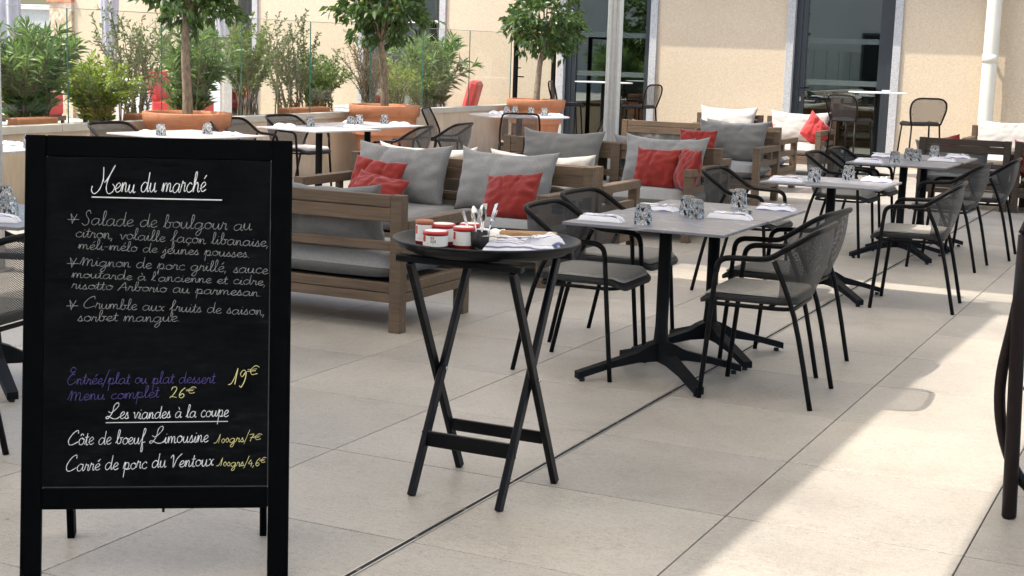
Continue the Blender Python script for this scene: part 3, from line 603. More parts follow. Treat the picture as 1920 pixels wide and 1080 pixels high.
def sidechair(name, label, metal='brown_metal', mesh='grey_sling'):
    t = thing(name, label, 'chair')
    for s in (-1, 1):
        B().tube(crv([(.20, .23 * s, 0), (.19, .23 * s, .25), (.18, .225 * s, .45)], 3), .0125).obj('leg', metal, t)
        B().tube(crv([(-.27, .23 * s, 0), (-.19, .23 * s, .40), (-.17, .23 * s, .46)], 3), .0125).obj('leg', metal, t)
    R2 = [(-.17, .23, .46), (-.155, .235, .54), (-.20, .232, .66), (-.265, .215, .79), (-.275, .17, .825)]
    path = crv([(x, -y, z) for x, y, z in R2] + [(-.28, 0, .83)] + R2[::-1], 4); B().tube(path, .0125).obj('back_frame', metal, t)
    b = B(); sling(b, [(-.262, -.20, .79), (-.272, -.12, .815), (-.275, 0, .82), (-.272, .12, .815), (-.262, .20, .79)], [(-.16, -.20, .5), (-.165, -.12, .49), (-.17, 0, .49), (-.165, .12, .49), (-.16, .20, .5)], 6, -.015); b.obj('backrest', mesh, t)
    B().tube(rrect(-.18, .2, .23, .06, .449), .009, 6, closed=True).obj('seat_frame', metal, t); seat(t, -.19, .24, .225, .470); return t
SC = sidechair('side_chair', 'x')
def barstool(name, label, metal='brown_metal'):
    t = thing(name, label, 'bar stool')
    for sx in (-1, 1):
        for s in (-1, 1): B().tube([(sx * .235, .235 * s, 0), (sx * .175, .19 * s, .765)], .0125).obj('leg', metal, t)
    b = B(); L = [Vector((sx * .212, s * .218, .30)) for sx, s in ((1, 1), (-1, 1), (-1, -1), (1, -1))]; b.tube(L + [L[0]], .009, 6, caps=False); b.obj('footrest', metal, t)
    R2 = [(-.18, .20, .765), (-.205, .225, .86), (-.235, .245, .97), (-.255, .225, 1.06), (-.262, .15, 1.105)]
    B().tube(crv([(x, -y, z) for x, y, z in R2] + [(-.264, 0, 1.11)] + R2[::-1], 4), .013).obj('back_frame', metal, t)
    b = B(); T_ = [(-.185, -.195, .80), (-.21, -.218, .88), (-.235, -.232, .97), (-.254, -.21, 1.05)]
    def fn(u, v):
        z = .80 + .30 * v; w_ = .20 + .04 * math.sin(PI * min(v * .75, 1)) ; w_ *= 1 - max(0, (v - .75) / .25) ** 2 * .35; return (-.19 - .07 * v - .0 + .02 * math.cos((u - .5) * PI) * -1 + .015, (u - .5) * 2 * w_, z)
    b.grid(fn, 10, 8, True, lambda u, v: (u * .46, v * .3)); b.obj('backrest', 'stool_mesh', t)
    B().tube(rrect(-.18, .19, .2, .06, .757), .009, 6, closed=True).obj('seat_frame', metal, t); seat(t, -.2, .25, .215, .778, 'seat_rim'); return t
BS = barstool('bar_stool', 'x')

# ------------------------------------------------------------------ tables
TZ = .772
def cross_base(t, z0=.0, reach=.44):
    for k in range(4):
        a = PI / 4 + k * PI / 2; c, s = math.cos(a), math.sin(a); b = B()
        secs = [(.0, .085, .19), (.07, .085, .165), (.13, .083, .132), (reach * .6, .062, .095), (reach, .014, .047)]; vs = []
        for d, lo, hi in secs:
            w_ = .030 - .006 * d / reach
            for side, z in ((-1, lo), (1, lo), (1, hi), (-1, hi)): vs.append((c * d - s * side * w_, s * d + c * side * w_, z))
        n = len(secs); fs = [(i * 4 + j, i * 4 + (j + 1) % 4, i * 4 + 4 + (j + 1) % 4, i * 4 + 4 + j) for i in range(n - 1) for j in range(4)] + [(3, 2, 1, 0), tuple((n - 1) * 4 + j for j in range(4))]
        b.add(vs, fs); f = b.obj('foot', 'cast_iron', t)
        B().lathe([(.014, 0), (.014, .016)], 10, c * (reach - .03), s * (reach - .03), close=True).obj('glide', 'dark_rubber', f)
    B().lathe([(.042, .10), (.038, .17), (.031, .26), (.031, TZ - .03), (.045, TZ - .028), (.045, TZ - .018)], 16, rfn=lambda i, k: 1.06 if k % 4 == 2 else 1.0).obj('column', 'cast_iron', t)
    B().box(-.16, .16, -.03, .03, TZ - .022, TZ - .0145).obj('mount_plate', 'cast_iron', t)
def table(label, loc, sx, sy, rz=0, top='slate_top', group='bistro tables laid for lunch'):
    t = thing('bistro_table', label, 'table', (*loc, 0), rz, group)
    B().box(-sx / 2, sx / 2, -sy / 2, sy / 2, TZ - .014, TZ, .002).obj('tabletop', top, t); cross_base(t); return t
def round_table(label, loc, r, z, top, group=None):
    t = thing('round_table', label, 'table', (*loc, 0), 0, group)
    B().lathe([(.001, z - .012), (r, z - .012), (r, z), (.001, z)], 40, smooth=False).obj('tabletop', top, t)
    B().lathe([(.038, .02), (.038, z - .013)], 16).obj('column', 'cast_iron', t); B().lathe([(.25, 0), (.25, .012), (.05, .03), (.04, .06)], 32).obj('base', 'cast_iron', t); return t
T1a = table('grey bistro table in front, its near half with one upturned glass at the left corner', (-2.40, 6.755), .80, .70)
T1b = table('grey bistro table joined behind the front one, with glasses at its right edge', (-2.38, 7.462), .78, .70)
T2 = table('bistro table on its own in the second place back along the drain line', (-2.33, 9.78), .78, .72)
T3a = table('nearer table of the far pair beside the dark sofas', (-2.32, 12.15), .78, .74)
T3b = table('further table of the far pair beside the dark sofas', (-2.30, 12.95), .76, .74)
T4a = table('pale topped table left of the pair in front of the middle pot', (-7.80, 11.98), .84, .84, math.radians(-14), 'pale_top')
T4b = table('pale topped table right of the pair in front of the middle pot', (-7.85, 12.95), .84, .90, math.radians(-8), 'pale_top')
T5 = round_table('round pale table in front of the furthest citrus pot', (-7.86, 16.55), .62, TZ, 'pale_top')
T6 = table('pale topped table behind the top of the menu board', (-7.95, 10.18), .95, .95, math.radians(-10), 'pale_top')
T7 = table('table cut by the left picture edge beside the menu board', (-4.95, 4.93), .80, .75, math.radians(10), 'slate_top')
T8 = table('pale table far left between the aluminium post and the menu board', (-7.95, 7.95), .95, .8, 0, 'pale_top')
BT1 = round_table('white round bar table between two bar stools at the right door', (-4.42, 20.9), .40, 1.15, 'white_plastic', 'high round bar tables')
BT2 = round_table('white round bar table between two bar stools at the middle door', (-8.78, 21.5), .45, 1.12, 'white_plastic', 'high round bar tables')

gc = 'charcoal armchairs at the bistro tables'
R = math.radians
place(AC, (-1.85, 6.72), R(183), 'charcoal armchair in front on the right, its leg nearest the sun patch', gc)
place(AC, (-1.97, 7.46), R(176), 'charcoal armchair on the right side of the front table, behind the nearest one', gc)
place(AC, (-2.83, 6.77), R(2), 'charcoal armchair left of the front table, partly behind the tray stand', gc)
place(AC, (-2.95, 7.50), R(-2), 'charcoal armchair left of the front table, second from the camera', gc)
place(AC, (-2.90, 9.72), R(0), 'charcoal armchair facing right at the lone second table, beside the red cushions', gc)
place(AC, (-1.73, 9.78), R(184), 'charcoal armchair with sunlit seat at the right of the second table', gc)
place(AC, (-2.83, 12.15), R(0), 'black armchair left of the far pair of tables, nearer one', gc)
place(AC, (-2.82, 12.90), R(0), 'black armchair left of the far pair of tables, further one', gc)
place(AC, (-1.88, 11.88), R(178), 'charcoal armchair right of the far pair of tables, nearer one', gc)
place(AC, (-1.76, 12.76), R(182), 'charcoal armchair right of the far pair of tables, further one', gc)
place(AC, (-4.33, 4.27), R(190), 'charcoal armchair cut by the left picture edge beside the menu board', gc)
gb = 'brown framed armchairs by the planter'
place(AB, (-8.66, 11.95), R(-8), 'brown framed armchair with sunlit seat right behind the menu board top', gb)
place(AB, (-8.72, 12.98), R(-6), 'brown framed armchair against the planter, its back left of the middle pot', gb)
place(AB, (-7.16, 12.45), R(190), 'brown framed armchair with its back to the sofas, left of two', gb)
place(AB, (-7.20, 13.35), R(184), 'brown framed armchair with its back to the sofas, right of two', gb)
place(AB, (-8.75, 10.35), R(-5), 'brown framed armchair back peeping over the menu board by the first pot', gb)
gs = 'armless chairs round the round table'
place(SC, (-8.62, 16.10), R(15), 'brown armless chair in side view left of the round table', gs)
place(SC, (-7.62, 16.05), R(118), 'brown armless chair with woven back facing the round table', gs)
place(SC, (-7.22, 17.15), R(196), 'armless chair with grey mesh back right of the round table', gs)
gk = 'bar stools with rounded mesh backs'
place(BS, (-4.62, 20.25), R(68), 'bar stool with dark mesh back in front of the right door', gk)
place(BS, (-3.68, 20.20), R(122), 'bar stool against the yellow wall, its mesh back in the sun', gk)
place(BS, (-9.15, 20.95), R(35), 'bar stool left of the middle door behind the furthest pot', gk)
place(BS, (-8.12, 21.35), R(170), 'bar stool right of the ribbed post in front of the middle door', gk)

# ------------------------------------------------------------------ lounge sofas (face -y, back at +y, origin centre of width on front line)
def cushion(name, w, h, t, mat, seed, crease=0.5):
    """pillow standing on its lower edge: x width, z height, y thickness"""
    b = B(); nu, nv = 36, 26; sd_ = Vector((seed * 3.1, seed * 1.7, 0)); r = random.Random(seed); cr = [(r.uniform(.3, .7), r.uniform(-.25, .25)) for _ in range(2)]
    def P(u, v, side):
        a, c = 2 * u - 1, 2 * v - 1; prof = ((1 - abs(a) ** 2.4) * (1 - abs(c) ** 2.4)); th = t / 2 * max(prof, 0) ** .5 * (1.12 - .25 * c)
        x = a * w / 2 * (1 - .075 * (1 - c * c) * abs(a) ** 3) * (1 + .02 * c); sag = (1 - abs(a) ** 2.2); z = h / 2 + c * h / 2 * (1 - (.17 if w > .6 else .07) * sag * (1 if c > 0 else .15) * abs(c) ** 1.5 + (.035 * abs(a) ** 6 if c > 0 else 0) * abs(c)) - .012 * noise.noise(Vector((a * 2.2, seed, 0))) * c
        wr = noise.noise(Vector((a * 1.3, c * 1.3, side * .7)) + sd_) * .026 + noise.noise(Vector((a * 4, c * 4, side)) + sd_) * .012 * crease
        for cu, sl in cr:
            dd = (u - cu - sl * (v - 1)); wr -= .030 * crease * math.exp(-(dd / .024) ** 2) * max(0, v - .35) * 1.5
        ed = math.sin((a + 1) * 14 + seed) * .011 * max(0, abs(c) - .6) * 2.5 * crease + math.sin((c + 1) * 12 + seed) * .011 * max(0, abs(a) - .6) * 2.5 * crease
        return (x, side * (th + (wr + ed) * min(1, prof * 3)), z)
    b.grid(lambda u, v: P(u, v, -1), nu, nv); b.grid(lambda u, v: P(1 - u, v, 1), nu, nv)
    o = b.obj(name, mat); bm = bmesh.new(); bm.from_mesh(o.data); bmesh.ops.remove_doubles(bm, verts=bm.verts, dist=1e-4); bm.to_mesh(o.data); bm.free()
    return o
protoC = {}
def put_cushion(kind, loc, rz, lean, label, group, seed=1, roll=0.0):
    spec = {'grey': ('back_cushion', .80, .465, .21, 'grey_fabric', 'cushion'), 'light': ('back_cushion', .79, .465, .21, 'light_grey_fabric', 'cushion'), 'red': ('throw_pillow', .42, .37, .15, 'red_fabric', 'pillow'), 'brightred': ('throw_pillow', .42, .40, .15, 'bright_red_fabric', 'pillow'),
            'cream': ('back_cushion', .84, .46, .20, 'cream_fabric', 'cushion'), 'redlow': ('throw_pillow', .42, .32, .15, 'red_fabric', 'pillow')}[kind]
    key = (kind, seed % 3)
    if key not in protoC: o = cushion(spec[0], spec[1], spec[2], spec[3], spec[4], seed, 1.0); protoC[key] = o
    else: o = protoC[key].copy(); COL.objects.link(o)
    o.matrix_world = Matrix.Translation(loc) @ Matrix.Rotation(rz, 4, 'Z') @ Matrix.Rotation(lean, 4, 'X') @ Matrix.Rotation(roll, 4, 'Y')
    tag(o, label, spec[5], group); return o
def sofa(name, W_, label, wood='weathered_teak', fabric='grey_fabric', n=2):
    t = thing(name, label, 'sofa' if n > 1 else 'lounge armchair'); D = .83; h = W_ / 2; ps = .072
    for s in (-1, 1):
        x0, x1 = (h - ps, h) if s > 0 else (-h, -h + ps)
        B().box(x0, x1, 0, ps, 0, .555, .003).obj('leg', wood, t); B().box(x0, x1, D - ps, D, 0, .765, .003).obj('leg', wood, t)
        B().box(x0 - .004, x1 + .004, -.004, D - ps - .001, .557, .620, .004).obj('armrest', wood, t)
        b = B().box(x0 + .012, x1 - .012, ps + .001, D - ps - .001, .41, .47, .003).obj('arm_rail', wood, t)
        xm = (x0 + x1) / 2; B().box(xm - .018, xm + .018, D * .62, D * .62 + .06, .471, .556, .002).obj('arm_strut', wood, t)
        for z0, z1 in ((.165, .218), (.222, .275)): B().box(x0 + .006, x1 - .006, ps + .001, D - ps - .001, z0, z1, .003).obj('side_rail', wood, t)
    for z0, z1, yy in ((.698, .762, .004), (.615, .692, .004), (.455, .505, .006)): B().box(-h + ps + .001, h - ps - .001, D - .045 - yy, D - yy, z0, z1, .003).obj('back_slat', wood, t)
    for z0, z1 in ((.165, .218), (.222, .275)):
        B().box(-h + ps + .001, h - ps - .001, D - .04, D - .008, z0, z1, .003).obj('seat_rail', wood, t); B().box(-h + ps + .001, h - ps - .001, .012, .045, z0, z1, .003).obj('seat_rail', wood, t)
    if n > 1:
        B().box(-.045, .045, D - .075, D - .052, .165, .76, .003).obj('back_stile', wood, t)
        B().box(-.03, .03, .05, D - .05, .17, .21).obj('seat_support', wood, t)
    B().box(-h + ps + .002, h - ps - .002, .046, D - .041, .235, .262).obj('seat_deck', 'dark_teak', t)
    wc = (W_ - 2 * ps - .01) / n
    for k in range(n):
        x0 = -h + ps + .005 + k * wc; b = B()
        def fn(u, v, sgn, x0=x0):
            a, c = 2 * u - 1, 2 * v - 1; pr = max((1 - abs(a) ** 6) * (1 - abs(c) ** 6), 0) ** .24; return (x0 + wc * u, .015 + (D - .058) * v, .352 + sgn * .078 * pr + .008 * noise.noise(Vector((u * 3, v * 3, k))) * pr)
        b.grid(lambda u, v: fn(u, v, 1), 16, 14); b.grid(lambda u, v: fn(1 - u, v, -1), 16, 14); b.obj('seat_cushion', 'light_grey_fabric' if fabric == 'grey_fabric' else fabric, t)
    return t
S2 = sofa('lounge_sofa', 2.0, 'x'); S1 = sofa('lounge_armchair', .97, 'x', n=1)
SD = sofa('lounge_armchair', .97, 'x', 'dark_teak', n=1); SCr = sofa('lounge_armchair', .97, 'x', fabric='cream_fabric', n=1)
gS = 'teak lounge sofas'; gA = 'teak lounge armchairs'; gD = 'dark teak lounge armchairs'
# sofa A seen from behind (back at y 6.97, faces +y)
place(S2, (-5.0, 7.80), PI, 'teak sofa seen from behind, half hidden by the menu board', gS)
place(S2, (-5.0, 8.90), 0, 'teak sofa facing the camera with two grey cushions and three red pillows', gS)
place(S2, (-5.0, 10.62), PI, 'teak sofa turned away with sunlit white cushions and armrest', gS)
place(S2, (-5.0, 11.83), 0, 'teak sofa with two grey cushions and two red pillows, behind the sunlit one', gS)
place(S2, (-5.2, 13.55), PI, 'teak sofa turned away, only a cushion corner showing over the back', gS)
place(S1, (-4.93, 15.33), 0, 'teak lounge armchair with one broad grey cushion and a red pillow', gA)
place(S2, (-5.73, 17.95), PI, 'teak sofa turned away at the foot of the ribbed post', gS)
place(SCr, (-6.42, 19.75), 0, 'cream cushioned lounge armchair against the yellow wall, left of two', gA)
place(SCr, (-5.38, 19.75), 0, 'cream cushioned lounge armchair with a bright red pillow, right of two', gA)
place(SD, (-2.56, 17.55), PI, 'dark teak lounge armchair seen from behind at the right', gD)
place(SD, (-1.55, 17.55), PI, 'dark teak lounge armchair at the right picture edge, seen from behind', gD)
place(SCr, (-2.62, 20.05), 0, 'cream cushioned lounge armchair under the drainpipe', gA)
place(SCr, (-1.62, 20.05), 0, 'cream cushioned lounge armchair at the right edge behind the dark ones', gA)
gC = 'sofa back cushions'; gR = 'red throw pillows'; SZc = .41; LN = R(-16)
pc = put_cushion
# A (faces +y)
pc('grey', (-4.62, 7.235, SZc - .055), PI, LN, 'grey cushion peeping over the back of the sofa beside the menu board', gC, 1); pc('grey', (-5.50, 7.235, SZc - .055), PI, LN, 'grey cushion on the near sofa, mostly behind the menu board', gC, 2)
pc('redlow', (-4.75, 7.42, SZc), PI, R(-24), 'red pillow edge showing just above the near sofa back', gR, 2)
# B
pc('light', (-5.50, 9.50, SZc), 0, LN, 'left grey cushion of the sofa facing the camera', gC, 1); pc('light', (-4.64, 9.50, SZc), R(-3), LN, 'right grey cushion of the sofa facing the camera, behind a red pillow', gC, 3)
pc('red', (-5.58, 9.22, SZc), R(4), R(-24), 'red pillow on the left grey cushion of the sofa facing the camera', gR, 1, R(6)); pc('redlow', (-5.45, 8.98, SZc - .01), R(4), R(-38), 'red pillow slumped low at the left of the facing sofa', gR, 3, R(10))
pc('red', (-4.40, 9.10, SZc), R(-4), R(-34), 'red pillow on the right grey cushion of the sofa facing the camera', gR, 2, R(-8))
# C (faces +y) cream
pc('cream', (-4.52, 10.06, SZc - .02), PI, LN, 'sunlit cream cushion top right of the sofa turned away', gC, 1); pc('cream', (-5.48, 10.06, SZc - .02), PI, LN, 'sunlit cream cushion top left of the sofa turned away', gC, 2)
# D
pc('grey', (-5.50, 12.44, SZc), R(2), LN, 'creased grey cushion on the left half of the second facing sofa', gC, 3); pc('light', (-4.50, 12.44, SZc), R(-2), LN, 'grey cushion behind two red pillows on the second facing sofa', gC, 2)
pc('red', (-4.46, 12.14, SZc), R(-4), R(-20), 'left of two red pillows side by side on the second facing sofa', gR, 3); pc('red', (-4.17, 12.08, SZc + .01), R(-52), R(-14), 'right of two red pillows, turned towards its neighbour', gR, 1)
# behind D
pc('light', (-4.72, 12.96, SZc - .03), PI, LN, 'cushion corner peeping over the second facing sofa', gC, 1)
# F
pc('grey', (-4.96, 15.95, SZc), 0, R(-12), 'broad grey cushion of the lounge armchair with slatted arm', gC, 2); pc('red', (-5.25, 15.62, SZc), R(8), R(-18), 'red pillow standing left on the grey lounge armchair', gR, 2)
# E/G (faces +y)
pc('grey', (-6.22, 17.33, SZc - .09), PI, LN, 'cushion top over the sofa at the foot of the ribbed post', gC, 2); pc('grey', (-5.26, 17.33, SZc - .03), PI, LN, 'grey cushion top in front of the cream armchair', gC, 1)
pc('brightred', (-5.02, 17.55, SZc), PI, R(-20), 'bright red pillow tip over the broad grey cushion', gR, 2, R(14))
pc('cream', (-6.42, 20.36, SZc + .02), 0, LN, 'cream cushion against the yellow wall, left one', gC, 3); pc('cream', (-5.38, 20.36, SZc), 0, LN, 'cream cushion against the yellow wall, behind the bright red pillow', gC, 1)
pc('brightred', (-5.12, 20.05, SZc + .04), R(52), R(-14), 'bright red pillow balanced on its corner on the cream armchair', gR, 1, R(40))
# J, K
pc('grey', (-2.70, 16.93, SZc - .13), PI, LN, 'grey cushion corner over the dark armchair', gC, 3); pc('red', (-2.80, 17.15, SZc + .0), PI, R(-16), 'dark red pillow tip over the dark armchair', gR, 1, R(12))
pc('cream', (-2.62, 20.66, SZc), 0, LN, 'cream cushion under the drainpipe', gC, 2); pc('cream', (-1.64, 20.66, SZc), 0, LN, 'cream cushion at the right picture edge', gC, 3)
pc('brightred', (-1.85, 17.0, SZc - .02), PI, R(-16), 'bright red pillow tip at the right picture edge over the dark armchair', gR, 2)

# ------------------------------------------------------------------ menu board
YB = .58; LE = math.radians(10)
mb = thing('menu_board', 'tall black A frame chalkboard with handwritten French menu', 'menu board', (-2.708, 3.31, 0), YB)
front = Matrix.Rotation(-LE, 4, 'X')      # board coordinates: x across, y back, z up the board
def bpart(b, name, mat, lab=None, parent=None):
    b.v = [tuple(front @ Vector(v)) for v in b.v]; o = b.obj(name, mat, mb)
    if lab: o['label'] = lab
    return o
bpart(B().box(-.386, -.327, 0, .022, 0, 1.30, .003), 'leg', 'black_paint'); bpart(B().box(.324, .386, 0, .022, 0, 1.30, .003), 'leg', 'black_paint')
bpart(B().box(-.3265, .3235, 0, .022, 1.238, 1.30, .003), 'top_rail', 'black_paint'); bpart(B().box(-.3265, .3235, 0, .022, .206, .268, .003), 'bottom_rail', 'black_paint')
bpart(B().box(-.3265, .3235, .005, .014, .269, 1.237), 'writing_panel', 'board_black')
bpart(B().box(-.3255, .3225, .0035, .0048, .2695, .2715).box(.3215, .3230, .0035, .0048, .272, 1.236), 'panel_edge', 'chalk_line')
bpart(B().tube([(.02, .012, .206), (.02, .012, .195)], .004), 'screw', 'stand_black')
TOPP = front @ Vector((0, .012, 1.285))
for s in (-1, 1):
    B().beam((s * .300, TOPP.y + .03, TOPP.z - .02), (s * .300, .40, .0), .022, .05, .003).obj('rear_leg', 'black_paint', mb)
B().beam((-.288, .352, .18), (.288, .352, .18), .018, .05).obj('rear_rail', 'black_paint', mb)
G = {
 'a': (1.2, [[(.9, .88), (.5, 1), (.1, .6), (.15, .1), (.5, 0), (.85, .4), (.95, .95), (.92, .3), (1.02, 0), (1.2, .15)]]),
 'b': (1.05, [[(0, .1), (.35, .9), (.5, 1.8), (.36, 2.1), (.22, 1.7), (.2, .4), (.4, 0), (.75, .15), (.8, .7), (.55, .95), (.75, .85), (1.1, .9)]]),
 'c': (.9, [[(.82, .8), (.55, 1), (.15, .65), (.15, .2), (.5, 0), (.9, .2)]]),
 'd': (1.25, [[(.9, .85), (.5, 1), (.1, .6), (.15, .1), (.5, 0), (.85, .4), (1.0, 1.2), (1.06, 2.0)], [(1.06, 2.0), (.98, .4), (1.07, 0), (1.25, .15)]]),
 'e': (.9, [[(0, .3), (.5, .5), (.78, .8), (.5, 1.02), (.15, .65), (.2, .15), (.5, 0), (.9, .22)]]),
 'f': (.85, [[(0, .2), (.5, 1.1), (.75, 1.9), (.55, 2.15), (.4, 1.6), (.33, 0), (.3, -1), (.48, -1.1), (.55, -.5), (.4, .1), (.85, .25)]]),
 'g': (1.2, [[(.9, .85), (.5, 1), (.1, .6), (.15, .1), (.5, 0), (.85, .4), (.95, .95), (.9, -.5), (.6, -1.1), (.3, -.9), (.6, -.3), (1.2, .2)]]),
 'h': (1.15, [[(0, .1), (.4, 1.2), (.5, 1.95), (.35, 2.1), (.25, 1.6), (.2, 0)], [(.2, 0), (.35, .7), (.65, 1), (.83, .7), (.83, .15), (.98, 0), (1.15, .15)]]),
 'i': (.55, [[(0, .1), (.25, .95), (.23, .2), (.36, 0), (.55, .15)], [(.3, 1.35), (.33, 1.45)]]),
 'j': (.6, [[(0, .1), (.35, .95), (.33, -.7), (.1, -1.1), (-.1, -.8), (.3, -.2), (.6, .15)], [(.4, 1.35), (.43, 1.45)]]),
 'l': (.62, [[(0, .1), (.4, 1.1), (.5, 1.95), (.33, 2.15), (.22, 1.6), (.23, .3), (.38, 0), (.62, .15)]]),
 'm': (1.55, [[(0, .1), (.15, .95), (.2, .8), (.2, 0)], [(.2, 0), (.35, .75), (.55, 1), (.7, .75), (.7, 0)], [(.7, 0), (.85, .75), (1.05, 1), (1.2, .75), (1.2, .15), (1.35, 0), (1.55, .15)]]),
 'n': (1.05, [[(0, .1), (.15, .95), (.2, .8), (.2, 0)], [(.2, 0), (.35, .75), (.55, 1), (.7, .75), (.7, .15), (.85, 0), (1.05, .15)]]),
 'o': (1.0, [[(.6, 1), (.15, .75), (.15, .2), (.5, 0), (.85, .3), (.85, .75), (.55, 1), (.7, .8), (1.0, .8)]]),
 'p': (1.1, [[(0, .1), (.27, 1.1), (.2, -1.15)], [(.24, .5), (.45, .95), (.8, .9), (.85, .4), (.6, 0), (.35, .12), (.75, 0), (1.1, .15)]]),
 'r': (.8, [[(0, .1), (.2, 1), (.22, 1.08), (.35, .85), (.58, .9), (.55, .25), (.65, 0), (.8, .15)]]),
 's': (.75, [[(0, .1), (.38, 1.05), (.42, .7), (.58, .3), (.38, 0), (.1, .1)], [(.4, 0), (.75, .15)]]),
 't': (.65, [[(0, .1), (.3, 1), (.35, 1.75), (.28, .3), (.42, 0), (.65, .15)], [(.02, 1.15), (.65, 1.2)]]),
 'u': (1.1, [[(0, .3), (.15, .95), (.14, .25), (.38, 0), (.68, .35), (.78, .95), (.77, .2), (.9, 0), (1.1, .15)]]),
 'v': (.9, [[(0, .8), (.13, .95), (.38, 0), (.72, .9), (.95, .85)]]),
 'x': (.9, [[(.05, .85), (.28, .95), (.5, .5), (.65, .05), (.9, .15)], [(.85, .95), (.62, .8), (.3, .15), (.05, 0)]]),
 "'": (.35, [[(.2, 2.0), (.12, 1.6)]]), '-': (.8, [[(.1, .7), (.65, .75)]]), ',': (.5, [[(.2, .1), (.05, -.45)]]), '.': (.5, [[(.12, .03), (.2, .06)]]), ' ': (.75, []),
 '@': (3.25, [[(-.05, .75), (-.1, .3), (.35, -.08), (1.05, .4), (1.4, 1.5), (1.25, 2.75)], [(1.25, 2.75), (1.65, 1.1), (2.9, 2.95)], [(2.9, 2.95), (2.15, 1.5), (2.0, .55), (2.35, -.05), (2.95, .1), (3.2, .6), (2.85, .95)]]),
 'M': (1.95, [[(-.1, .2), (.2, 1.4), (.35, 1.6), (.3, 0)], [(.3, 0), (.5, 1.1), (.8, 1.5), (.95, 1.1), (.9, 0)], [(.9, 0), (1.1, 1.0), (1.4, 1.35), (1.55, 1.0), (1.5, .15), (1.7, 0), (1.95, .15)]]),
 'S': (1.15, [[(1.0, 1.75), (.8, 2.2), (.45, 1.9), (.5, 1.4), (.85, .8), (.75, .15), (.35, 0), (.05, .3)]]),
 'A': (1.2, [[(-.1, 0), (.4, 1.2), (.75, 1.9), (.85, 1.2), (1.0, 0)], [(.15, .75), (1.1, .8)]]),
 'C': (1.75, [[(1.55, 1.7), (1.45, 2.2), (.75, 1.8), (.12, .8), (.25, .08), (.8, 0), (1.7, .45)]]),
 'E': (1.35, [[(1.1, 2.5), (.65, 2.95), (.25, 2.5), (.45, 2.05), (1.0, 2.2), (.6, 1.9), (.75, 1.65), (1.0, 1.7), (.45, 1.6), (.0, .8), (.1, .1), (.6, -.1), (1.3, .5)]]),
 'L': (2.4, [[(.3, 1.2), (.9, 1.0), (1.9, 2.0), (1.8, 2.6), (1.2, 2.2), (1.0, 1.0), (.4, .05), (.0, .15), (.35, .4), (1.2, .02), (1.9, -.02), (2.4, .3)]]),
 'V': (1.25, [[(-.2, 1.5), (.1, 1.95), (.25, 1.5), (.35, 0), (.8, 1.3), (1.5, 2.1)]]),
 '1': (.8, [[(-.5, .05), (-.1, .15), (.25, .9), (.55, 2.1)], [(.55, 2.1), (.38, 0)]]), '9': (1.0, [[(.9, 1.7), (.5, 2.0), (.15, 1.5), (.45, 1.05), (.85, 1.7), (.85, .6), (.5, -.4), (.2, -.2)]]),
 '2': (1.1, [[(.05, 1.4), (.25, 1.95), (.7, 1.9), (.75, 1.4), (.3, .4), (-.05, .0), (.2, .25), (.9, 0)]]), '6': (1.0, [[(.8, 2.0), (.3, 1.3), (.12, .4), (.45, 0), (.8, .4), (.55, .85), (.2, .5)]]),
 '0': (.75, [[(.4, 1.1), (.1, .6), (.35, 0), (.68, .5), (.4, 1.1)]]), '7': (.9, [[(.1, 1.5), (.85, 1.6), (.5, .8), (.3, 0)], [(.2, .8), (.75, .85)]]), '4': (.9, [[(.5, 1.6), (.05, .6), (.85, .62)], [(.65, 1.1), (.6, -.1)]]),
 '€': (1.0, [[(.95, 1.5), (.6, 1.85), (.2, 1.1), (.35, .1), (.85, .25)], [(-.1, 1.15), (.75, 1.2)], [(-.12, .8), (.65, .85)]]), '/': (.8, [[(.0, -.6), (.8, 2.6)]]),
 '*': (1.2, [[(.2, 1.3), (.5, -.3)], [(.9, 1.3), (.45, -.2)], [(-.1, .3), (1.2, .45)], [(.2, 1.3), (.7, .3)]]),
}
ACC = {'é': ('e', [(.45, 1.35), (.75, 1.75)]), 'è': ('e', [(.3, 1.75), (.55, 1.35)]), 'à': ('a', [(.45, 1.75), (.65, 1.35)]), 'ê': ('e', [(.25, 1.35), (.5, 1.65), (.75, 1.35)]), 'ô': ('o', [(.25, 1.3), (.5, 1.6), (.75, 1.3)]), 'ç': ('c', [(.5, 0), (.6, -.3), (.35, -.45)])}
def glyph(c):
    if c in ACC: b_, a = ACC[c]; return G[b_][0], G[b_][1] + [a]
    if c == 'œ': return 1.85, G['o'][1] + [[(x + .92, y) for x, y in s] for s in G['e'][1]]
    return G[c]
def write(txt, u0, v0, u1, v1, xh, mat, rad, slant=.12, lab=None, seed=0):
    r = random.Random(seed + len(txt)); b = B(); tot = sum(glyph(c)[0] for c in txt); kx = math.hypot(u1 - u0, v1 - v0) / tot; cu = 0; base = (v1 - v0) / (u1 - u0)
    for c in txt:
        adv, st = glyph(c); jy = r.uniform(-.07, .07) * xh; js = r.uniform(.92, 1.08)
        for s in st:
            pts = crv([(x, y, 0) for x, y in s], 4 if len(s) > 2 else 1); P = []
            for q in pts:
                uu = u0 + (cu + q.x) * kx + slant * q.y * xh; vv = v0 + base * (cu + q.x) * kx + q.y * xh * js + jy; P.append((uu, .0042, vv))
            b.tube(P, [rad * r.uniform(.5, 1.0) for _ in P], 4, caps=False, flat=.9)
        cu += adv
    return bpart(b, 'handwriting', mat, lab)
W1, W2 = .0017, .00112
write('@enu du marché', -.196, 1.134, .132, 1.142, .027, 'chalk_white', .0019, lab='white heading Menu du marché')
bpart(B().tube([(-.196, .0042, 1.121), (.0, .0042, 1.1195), (.18, .0042, 1.119)], .0020, 5), 'underline', 'chalk_white')
for v in (1.055, .926, .802): write('*', -.262, v - .006, -.232, v - .008, .017, 'chalk_grey', W2, lab='chalk star bullet')
